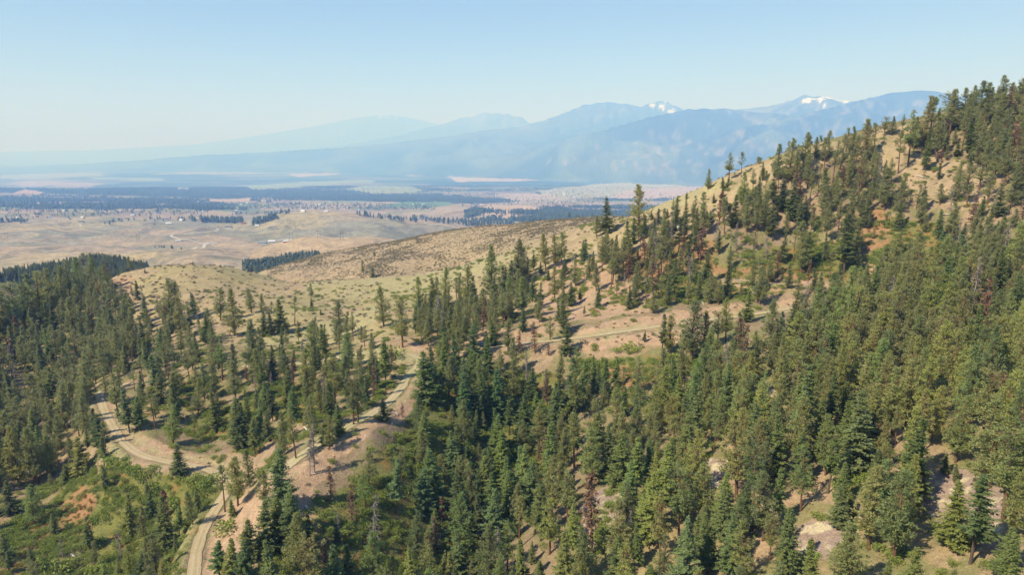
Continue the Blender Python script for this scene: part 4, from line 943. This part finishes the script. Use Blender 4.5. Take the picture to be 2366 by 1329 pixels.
# open slopes
q, a, d, z, x, y, X, Y = dart(60000, 150, 620, seed=73)
g_ = np.zeros(len(a), bool)
for P in GRASS_POLYS+SOIL_POLYS: g_ |= in_poly(x, y, P)
pat = fbm(X, Y, 30, 3, 641); fine = fbm(X, Y, 8, 2, 643); td = track_dist(X, Y)
knob = in_poly(x, y, [(255,700),(235,650),(330,600),(480,600),(640,650),(640,720),(330,760)])
m = g_ & (q.rand(len(a)) < (.02+.24*sstep(.42, .62, pat)*sstep(.38, .58, fine)+.12*knob)) & (td > .8) & (d < 600)
place('bitterbrush_scatter', m & (q.rand(len(a)) < .7), .5, 1.6, [k[2] for k in KINDS['bitterbrush']], 'low dark brush dotting the open grassy slopes')
m2 = g_ & (q.rand(len(a)) < (.012+.10*sstep(.5, .7, pat))) & (td > .8) & (d < 600)
place('sagebrush_scatter', m2, .4, 1.0, [k[2] for k in KINDS['sagebrush']], 'pale sagebrush on the open grassy slopes')
# brown hill
q, a, d, z, x, y, X, Y = dart(110000, 478, 760, -20, 14, seed=79)
bm_ = in_poly(x, y, BROWN[0])
pat = fbm(X, Y, 60, 3, 651)
m = bm_ & (q.rand(len(a)) < .10+.42*sstep(.34, .58, pat)*sstep(.36, .52, fbm(X, Y, 14, 2, 657)))
place('hill_sagebrush', m, .4, 1.05, [k[2] for k in KINDS['bitterbrush']+KINDS['sagebrush']], 'countless dark sagebrush clumps over the brown hill')
# wooded ridge far left, dark draw, scattered far trees
q, a, d, z, x, y, X, Y = dart(42000, 640, 1130, -46, -24, seed=83)
m = (x < 345) & (q.rand(len(a)) < .45*sstep(.40, .5, fbm(X, Y, 60, 3, 661))) & (y < 760)
n = int(m.sum()); scatter('far_ridge_forest', np.stack([X[m], Y[m], z[m]+CAM_Z], 1), q.uniform(9, 17, n), q.randint(0, len(KINDS['fir_tree']), n), [k[2] for k in KINDS['fir_tree']], 'blue-dark conifer forest on the ridge behind the left shoulder')
# ---------------------------------------------------------------- dirt track surfaces (two pale wheel ruts, grassy middle)
def track_mesh(name, t, label, grassy=.6, wf=.6):
    P = t['pts']; n = len(P); T = np.gradient(P[:, :2], axis=0); T /= np.linalg.norm(T, axis=1)[:, None]; Nn = np.stack([-T[:, 1], T[:, 0]], 1)
    offs = np.array([-1.0, -.72, -.45, -.22, 0, .22, .45, .72, 1.0])*t['w']*wf; m = len(offs)
    prof = np.array([.0, .03, -.02, .03, .06, .03, -.02, .03, .0])
    V = np.zeros((n, m, 3)); CC = np.ones((n, m, 4), np.float32)
    el = .72+.56*fbm(P[:, 0], P[:, 1], 3.5, 3, 711); er = .72+.56*fbm(P[:, 0], P[:, 1], 3.5, 3, 713)
    OF = np.tile(offs, (n, 1)); OF[:, 0] *= el; OF[:, 1] *= .5+.5*el; OF[:, -1] *= er; OF[:, -2] *= .5+.5*er
    X = P[:, 0][:, None]+Nn[:, 0][:, None]*OF; Y = P[:, 1][:, None]+Nn[:, 1][:, None]*OF
    V[..., 0] = X; V[..., 1] = Y; V[..., 2] = P[:, 2][:, None]+prof+.02+CAM_Z
    rut = np.array([0, .35, 1, .45, .1, .45, 1, .35, 0]); k = fbm(X, Y, 5, 3, 701)
    g = np.clip(rut[None, :]*.9+(k-.5)*1.1, 0, 1)[..., None]
    CC[..., :3] = np.array([.30,.31,.15])*(1-g)*grassy+np.array([.40,.30,.19])*(1-g)*(1-grassy)+np.array([.45,.36,.245])*g
    me = bpy.data.meshes.new(name); me.from_pydata(V.reshape(-1, 3).tolist(), [], [(i*m+j, i*m+j+1, (i+1)*m+j+1, (i+1)*m+j) for i in range(n-1) for j in range(m-1)])
    ca = me.color_attributes.new('surface_colour', 'FLOAT_COLOR', 'POINT'); ca.data.foreach_set('color', CC.ravel())
    me.polygons.foreach_set('use_smooth', np.ones(len(me.polygons), bool)); me.update(); me.materials.append(TRM)
    o = bpy.data.objects.new(name, me); SC.collection.objects.link(o); o['kind'] = 'structure'; o['label'] = label
TRM = ground_material('track_gravel', 2.5, .05)
track_mesh('dirt_track', TRACKS['lower'], 'two-rut dirt track curving round the brushy hollow', .35)
track_mesh('dirt_track', TRACKS['spur'], 'grass-grown track running up the sandy spur', .75)
track_mesh('dirt_track', TRACKS['cut'], 'track with grassy verge along the road cut', .6, .6)
track_mesh('dirt_track', TRACKS['bench'], 'old bench track on the upper slope', .3)
track_mesh('dirt_track', TRACKS['ridge_track'], 'short track bend on the grassy ridge', .4)
# pale gravel roads on the plain
GRV = plain_mat('pale_road_gravel', (.44,.40,.33), noise=.2, var=.08)
def far_road(px, w, label):
    P = [cast(x, y, 1100, 9000) for x, y in px]; P = [p[:3] for p in P if p]
    q = smooth_line(P, max(24, len(P)*8)); T = np.gradient(q[:, :2], axis=0); T /= np.linalg.norm(T, axis=1)[:, None]
    v = []; 
    for p, t in zip(q, T):
        for s in (-1, 0, 1):
            x = p[0]-t[1]*s*w/2; y = p[1]+t[0]*s*w/2; v.append((x, y, float(hxy(x, y))+CAM_Z+.6))
    me = bpy.data.meshes.new('gravel_road'); me.from_pydata(v, [], [(i*3+j, i*3+j+1, i*3+j+4, i*3+j+3) for i in range(len(q)-1) for j in range(2)]); me.update(); me.materials.append(GRV)
    o = bpy.data.objects.new('gravel_road', me); SC.collection.objects.link(o); o['kind'] = 'structure'; o['label'] = label
far_road([(443,577),(458,572),(473,567),(474,564),(455,558),(430,554),(405,549),(390,546),(396,544),(425,541),(460,538),(490,535),(504,531),(506,528),(500,525),(486,524)], 8, 'pale gravel road winding across the plain')
far_road([(476,566),(490,563),(502,562)], 8, 'short gravel spur to the culvert'); far_road([(178,525),(186,523),(190,520),(182,517)], 7, 'short pale road bend on the plain')
far_road([(641,557),(655,552),(664,549),(668,553),(672,556)], 8, 'farm lane by the metal barn'); far_road([(730,545),(745,545)], 9, 'pale stony lane on the bluff')

# ---------------------------------------------------------------- buildings
HM = dict(white=plain_mat('white_painted_boards', (.62,.61,.59)), grey=plain_mat('grey_siding', (.42,.42,.42)), tan=plain_mat('tan_siding', (.48,.40,.32)), red=plain_mat('red_barn_boards', (.36,.07,.05)),
 metal=plain_mat('pale_metal_roofing', (.60,.62,.64), .5), dark=plain_mat('dark_shingle_roofing', (.10,.11,.14)), slate=plain_mat('blue_grey_roofing', (.20,.25,.32), .5), brown=plain_mat('brown_roofing', (.20,.13,.10)), glass=plain_mat('window_glass', (.05,.06,.08), .2))
def box(g, x0, x1, y0, y1, z0, z1):
    g.add([(x0,y0,z0),(x1,y0,z0),(x1,y1,z0),(x0,y1,z0),(x0,y0,z1),(x1,y0,z1),(x1,y1,z1),(x0,y1,z1)], [(3,2,1,0),(4,5,6,7),(0,1,5,4),(1,2,6,5),(2,3,7,6),(3,0,4,7)])
_hc = {}
def house_parts(L, W, H, rise, wall, roof):
    k = (L, W, H, rise, wall, roof)
    if k in _hc: return _hc[k]
    g = Geo(); x, y = L/2, W/2
    g.add([(-x,-y,-2),(x,-y,-2),(x,y,-2),(-x,y,-2),(-x,-y,H),(x,-y,H),(x,y,H),(-x,y,H),(-x,0,H+rise*.97),(x,0,H+rise*.97)], [(0,1,5,4),(2,3,7,6),(1,2,6,9,5),(3,0,4,8,7)])
    r = Geo(); o = .6; xr, yr = x+o, y+o; zt = H+rise; ze = H-rise*o/y
    r.add([(-xr,-yr,ze),(xr,-yr,ze),(xr,0,zt),(-xr,0,zt),(-xr,yr,ze),(xr,yr,ze),(-xr,-yr,ze+.25),(xr,-yr,ze+.25),(xr,0,zt+.25),(-xr,0,zt+.25),(-xr,yr,ze+.25),(xr,yr,ze+.25)],
          [(6,7,8,9),(9,8,11,10),(0,3,2,1),(3,4,5,2),(0,1,7,6),(4,10,11,5),(1,2,8,7),(2,5,11,8),(0,6,9,3),(3,9,10,4)])
    w = Geo(); n = max(1, int(L//6))
    for i in range(n):
        c = -x+(i+.5)*L/n; box(w, c-.7, c+.7, -y-.05, -y+.02, 1.1, min(H-.4, 2.6))
    d = Geo(); box(d, x-.02, x+.06, -.9, .9, 0, min(H-.2, 2.6))
    _hc[k] = (g.mesh('wall', [HM[wall]]), r.mesh('roof', [HM[roof]]), w.mesh('window', [HM['glass']]), d.mesh('door', [HM['dark' if wall != 'dark' else 'white']]))
    return _hc[k]
def building(name, px, py, dims, wall, roof, label, rot=0., group=None, dmin=1100):
    c = cast(px, py, dmin, 14000)
    if not c: return
    o = thing(name, label, 'barn' if 'barn' in name else 'house', (c[0], c[1], c[2]+CAM_Z), rot, group)
    for nm, me in zip(('wall', 'roof', 'window', 'door'), house_parts(*dims, wall, roof)): part(nm, me, o)
building('barn', 628, 561, (17, 11, 4.2, 2.6), 'white', 'metal', 'metal-roofed barn with red gable on the bluff', .25)
building('barn', 606, 563, (22, 9, 3.4, 2.0), 'grey', 'slate', 'long low slate-blue shed left of the metal-roofed barn', .05)
building('barn', 660, 560, (10, 7, 3, 1.8), 'red', 'metal', 'small red outbuilding right of the metal-roofed barn', .2)
building('house', 528, 527, (24, 11, 3.6, 2.6), 'white', 'dark', 'long dark-roofed white house beside the gravel road', .0)
building('house', 563, 517, (16, 9, 3, 2), 'red', 'brown', 'dark red building among the trees behind the white house', .0)
building('house', 594, 522, (14, 8, 3, 2), 'white', 'metal', 'small white metal-roofed building in front of the dark trees', .1)
building('house', 390, 518, (20, 11, 4, 3), 'white', 'metal', 'white metal-roofed building on the tan plain', .3)
building('house', 350, 519, (22, 10, 3, 2.4), 'grey', 'brown', 'brown-roofed house left of the white building on the plain', .0)
building('house', 412, 558, (14, 6, 2.6, 1.5), 'white', 'metal', 'small white trailer beside the gravel road bend', .5)
building('house', 188, 514, (20, 10, 4, 2), 'grey', 'dark', 'grey farm building at the edge of the tan field', .1)
building('house', 480, 565, (8, 5, 2.6, 1.2), 'white', 'metal', 'white shed at the gravel road junction', .2)
q = np.random.RandomState(97); hb = []
for (x0, x1, y0, y1, n, place_) in [(0, 460, 466, 510, 34, 'in the near left farm settlement'), (460, 860, 464, 492, 40, 'in the scattered settlement along the dark woods'), (860, 1120, 434, 480, 26, 'near the green circular field'), (1080, 1380, 418, 470, 80, 'in the town across the valley'), (1380, 1660, 424, 474, 26, 'among the valley fields beside the ridge')]:
    for _ in range(n): hb.append((q.uniform(x0, x1), q.uniform(y0, y1), place_))
hb.sort(key=lambda h: h[0]); cnt = {}
for (x, y, pl) in hb:
    wl = ['white', 'grey', 'tan', 'white'][q.randint(4)]; rf = ['metal', 'dark', 'metal', 'brown', 'slate'][q.randint(5)]
    rw = {'metal': 'pale-roofed', 'dark': 'dark-roofed', 'brown': 'brown-roofed', 'slate': 'blue-roofed'}[rf]
    key = (wl, rf, pl); cnt[key] = cnt.get(key, 0)+1; i = cnt[key]
    far = y < 462
    building('house', x, y, [(14, 9, 4, 2.6), (18, 11, 4.5, 3), (24, 13, 5, 3)][q.randint(2)+(1 if far else 0)], wl, rf, '%s %s house %s, %s' % (rw, wl, pl, 'leftmost of them' if i == 1 else ORD[min(i-1, 19)]+' from left'), q.uniform(-.6, .6), 'houses scattered over the valley', 2500)

# ---------------------------------------------------------------- power line of two-pole frames
PW = plain_mat('weathered_pole_wood', (.16,.13,.10))
pg = Geo(); pg.cone((-3, 0, -1), (-3, 0, 19), .45, .35, 6); pg.cone((3, 0, -1), (3, 0, 19), .45, .35, 6); polesm = pg.mesh('pole', [PW])
ag = Geo(); box(ag, -6.5, 6.5, -.25, .25, 16.6, 17.2); armm = ag.mesh('cross_arm', [PW])
ig = Geo()
for xx in (-6, 0, 6): ig.cone((xx, 0, 16.6), (xx, 0, 15.2), .16, .16, 5)
insm = ig.mesh('insulator', [HM['glass']])
for (x, y, w_) in [(15, 552, 'at the far left edge of the plain'), (155, 552, 'left of the tan field'), (320, 556, 'on the plain left of the gravel road'), (673, 556, 'beside the farm lane'), (737, 550, 'on top of the bluff'), (790, 555, 'on the right side of the bluff'), (1136, 541, 'on the cream ridge')]:
    c = cast(x, y, 1100, 6000)
    if c:
        o = thing('power_pole', 'two-pole wooden power line frame '+w_, 'power pole', (c[0], c[1], c[2]+CAM_Z), .5, 'power line frames crossing the plain')
        part('pole', polesm, o); part('cross_arm', armm, o); part('insulator', insm, o)

# ---------------------------------------------------------------- parked car half hidden on the track
def car():
    c = cast(1119, 801, 60, 600); k = int(np.argmin(np.hypot(TRACKS['cut']['pts'][:, 0]-c[0], TRACKS['cut']['pts'][:, 1]-c[1]))); P = TRACKS['cut']['pts']; k = min(max(k, 4), 150)
    d = P[k+3]-P[k-3]; o = thing('parked_car', 'dark blue car parked on the track behind a thin pine', 'car', (P[k, 0], P[k, 1], P[k, 2]+.06+CAM_Z), math.atan2(d[1], d[0]))
    paint = plain_mat('dark_blue_car_paint', (.03,.04,.10), .3); tyre = plain_mat('black_rubber', (.02,.02,.02)); gl = plain_mat('car_glass', (.03,.04,.05), .08); lamp = plain_mat('lamp_glass', (.7,.7,.7), .2); rl = plain_mat('red_lamp_glass', (.4,.02,.02), .3)
    prof = [(-2.3,.35),(-2.35,.8),(-2.2,1.05),(-1.9,1.12),(-1.5,1.62),(-.9,1.72),(.35,1.70),(1.05,1.15),(2.0,1.02),(2.3,.85),(2.32,.4)]
    g = Geo(); n = len(prof); vs = [(x, s*(.92 if z < 1.2 else .74), z) for s in (-1, 1) for x, z in prof]
    g.add(vs, [(i, i+1, n+i+1, n+i) for i in range(n-1)]+[(n-1, 0, n, 2*n-1), tuple(range(n))[::-1], tuple(range(n, 2*n))]); part('body', g.mesh('body', [paint]), o)
    w = Geo(); 
    for s in (-1, 1): w.add([(-1.45, s*.80, 1.58), (.3, s*.78, 1.64), (.9, s*.88, 1.2), (-1.75, s*.90, 1.2)], [(0, 1, 2, 3)])
    w.add([(.42,-.7,1.66),(.42,.7,1.66),(1.06,.84,1.2),(1.06,-.84,1.2)], [(0,1,2,3)]); w.add([(-1.56,-.7,1.58),(-1.56,.7,1.58),(-1.92,.84,1.16),(-1.92,-.84,1.16)], [(0,1,2,3)]); part('window', w.mesh('window', [gl]), o)
    wh = Geo(); wh.cone((0,-.12,0), (0,.12,0), .34, .34, 14); wm = wh.mesh('wheel', [tyre])
    for x in (-1.4, 1.4):
        for y in (-.86, .86):
            p = part('wheel', wm, o); p.location = (x, y, .34)
    h = Geo(); box(h, -.04, .04, -.2, .2, -.08, .08); hm = h.mesh('headlight', [lamp]); tm = h.mesh('tail_light', [rl])
    for y in (-.62, .62):
        p = part('headlight', hm, o); p.location = (2.33, y, .78); p = part('tail_light', tm, o); p.location = (-2.34, y, .85)
car()

# ---------------------------------------------------------------- fallen logs, root plates, rock outcrop
def logs():
    spots = [(1590,520,1598,533,'bleached log beside the rock outcrop'),(300,1154,316,1148,'pale fallen log in the brushy hollow'),(165,1284,178,1294,'thin forked log in the bottom left brush'),(1553,662,1558,682,'pale log on the scrubby slope'),(1620,695,1626,706,'short pale log above the road cut'),(1733,670,1746,684,'grey log right of the scrubby slope'),
     (2118,407,2145,414,'long bleached log across the bare ridge patch'),(2170,496,2200,498,'thin grey log above the green meadow'),(905,955,920,962,'grey log beside the spur track'),(703,990,722,1007,'white leaning log on the left side of the spur'),(706,1172,718,1188,'grey log on the spur slope'),(1635,1122,1662,1133,'pale branchy log in the small clearing of the lower right forest'),
     (398,958,420,946,'grey log on the slope above the lower track'),(2260,1196,2275,1188,'thin grey log on the bare gravel clearing'),(1340,612,1362,600,'thin pale log on the dusty slope'),(200,1078,222,1062,'grey log above the leafy shrubs'),(1090,905,1112,912,'grey log at the head of the gulch'),(2020,720,2036,716,'pale log on the upper right slope')]
    for i, (a, b, c, d, lab) in enumerate(spots):
        A_ = cast(a, b); B_ = cast(c, d)
        if not A_ or not B_: continue
        P = np.array(A_[:3])+(0, 0, CAM_Z+.35); Q = np.array(B_[:3])+(0, 0, CAM_Z+.35); L = np.linalg.norm(Q-P)
        if L > 14: Q = P+(Q-P)*14/L
        o = thing('fallen_log', lab, 'log', tuple(P), 0, 'fallen logs'); v = Q-P; g = Geo(); r = .26
        s = np.linspace(0, 1, 6); rs_ = np.random.RandomState(i)
        for k in range(5): g.cone(v*s[k]+(rs_.randn(3)*.06 if k else 0), v*s[k+1]+rs_.randn(3)*.04, r*(1-.6*s[k]), r*(1-.6*s[k+1]), 7)
        part('trunk', g.mesh('trunk', [M['log']]), o)
        gb = Geo()
        for _ in range(5):
            t_ = rs_.uniform(.3, .95); e = v*t_+rs_.randn(3)*np.array([1, 1, .5])*1.0; e[2] = max(e[2], v[2]*t_+.1); gb.cone(v*t_, e, .06, .02, 3)
        part('branch_stub', gb.mesh('branch_stub', [M['log']]), o)
logs()
def blob(rs_, r, k=1):
    import bmesh
    bm = bmesh.new(); bmesh.ops.create_icosphere(bm, subdivisions=2, radius=1.0)
    pl = [(unit(rs_.randn(3)), rs_.uniform(.55, .9)) for _ in range(9)]
    for v in bm.verts:
        c = np.array(v.co); 
        for n_, d_ in pl:
            s = c@n_
            if s > d_: c = c-n_*(s-d_)
        v.co = Vector(c*np.array([r, r*.8, r*.65]))
    me = bpy.data.meshes.new('rock'); bm.to_mesh(me); bm.free(); me.materials.append(RK); return me
RK = plain_mat('pale_outcrop_stone', (.42,.38,.36), noise=1.2)
rs_ = np.random.RandomState(3); rocks = [blob(rs_, r) for r in (1.0, .8, .6, .5)]
c = cast(1577, 528); o = thing('rock_outcrop', 'pale grey rock outcrop on the grassy ridge beside a small pine', 'rock outcrop', (c[0], c[1], c[2]+CAM_Z))
for i in range(9):
    p = part('stone', rocks[i % 4], o); p.location = (rs_.uniform(-2.2, 2.2), rs_.uniform(-1.2, 1.2), rs_.uniform(0, 1.0)); p.scale = (1.5,)*3; p.rotation_euler = tuple(rs_.uniform(0, 6, 3))
q, a, d, z, x, y, X, Y = dart(16000, 110, 420, seed=91)
m = np.zeros(len(a), bool)
for P in SOIL_POLYS+GREY_POLYS: m |= in_poly(x, y, P)
m &= q.rand(len(a)) < .35; n = int(m.sum())
scatter('scattered_stones', np.stack([X[m], Y[m], z[m]+CAM_Z], 1), q.uniform(.12, .5, n)**1, q.randint(0, 4, n), rocks, 'loose stones and rubble on bare ground')

# ---------------------------------------------------------------- trees of the plain and the valley
q, a, d, z, x, y, X, Y = dart(30000, 1000, 2300, -26, 2, seed=95)
drw = in_poly(x, y, [(560,634),(562,608),(590,606),(660,598),(690,592),(735,588),(745,600),(690,612),(640,632)]) & ((y > 602) | (q.rand(len(a)) < .3)) & (q.rand(len(a)) < .8)
n = int(drw.sum()); print('DRAW', n); scatter('draw_forest', np.stack([X[drw], Y[drw], z[drw]+CAM_Z], 1), q.uniform(7, 12, n), q.randint(0, 3, n), FARM, 'dark firs filling the draw behind the grassy saddle')
pts = []; sz = []
q = np.random.RandomState(99)
def band(x0, y0, x1, y1, n, jx, jy, h0, h1):
    for _ in range(n):
        t = q.rand(); c = cast(x0+(x1-x0)*t+q.uniform(-jx, jx), y0+(y1-y0)*t+q.uniform(-jy, jy), 1100, 12000)
        if c: pts.append((c[0], c[1], c[2]+CAM_Z)); sz.append(q.uniform(h0, h1))
band(440, 510, 560, 514, 110, 3, 3, 14, 26); band(585, 518, 640, 504, 70, 4, 3, 12, 22); band(230, 512, 440, 508, 24, 8, 3, 10, 18); band(1180-230, 505, 1120, 522, 120, 10, 4, 12, 22)
band(830, 498, 960, 512, 60, 10, 3, 12, 20); band(1060, 508, 1190, 520, 110, 12, 4, 12, 22); band(1080, 492, 1400, 505, 150, 14, 5, 14, 24); band(0, 512, 60, 514, 30, 10, 3, 10, 20); band(240, 520, 262, 520, 4, 4, 1, 10, 14); band(360, 572, 420, 576, 8, 10, 1, 6, 9)
band(470, 476, 1000, 480, 700, 20, 7, 9, 18); band(0, 478, 470, 484, 420, 20, 12, 9, 18); band(0, 500, 450, 490, 120, 20, 8, 8, 15); band(540, 495, 660, 493, 50, 10, 3, 9, 18); band(1040, 460, 1400, 450, 420, 30, 20, 10, 20); band(1300, 450, 1640, 440, 260, 20, 22, 10, 20); band(640, 420, 1080, 440, 160, 30, 14, 14, 24)
band(655, 592, 700, 588, 14, 10, 4, 6, 9)
scatter('valley_trees', pts, sz, q.randint(0, 3, len(pts)), FARM, 'tree rows and clumps scattered across the plain and farms')
vi = np.argwhere(WOODMASK & (DG < 11000)); sel = vi[np.random.RandomState(4).randint(0, len(vi), 26000)]
jj, ii = sel[:, 0], sel[:, 1]; qq = np.random.RandomState(6); aa = azs[ii]+qq.uniform(-1, 1, len(ii))*R(.09); dd_ = DG[jj, ii]*(1+qq.uniform(-.006, .006, len(ii)))
zz_ = hgt(aa, dd_); scatter('valley_woods', np.stack([dd_*np.sin(aa), dd_*np.cos(aa), zz_+CAM_Z-1], 1), qq.uniform(12, 24, len(ii)), qq.randint(0, 3, len(ii)), FARM, 'river-bottom woods in long dark bands across the valley', qq.uniform(1.2, 2.0, len(ii)))
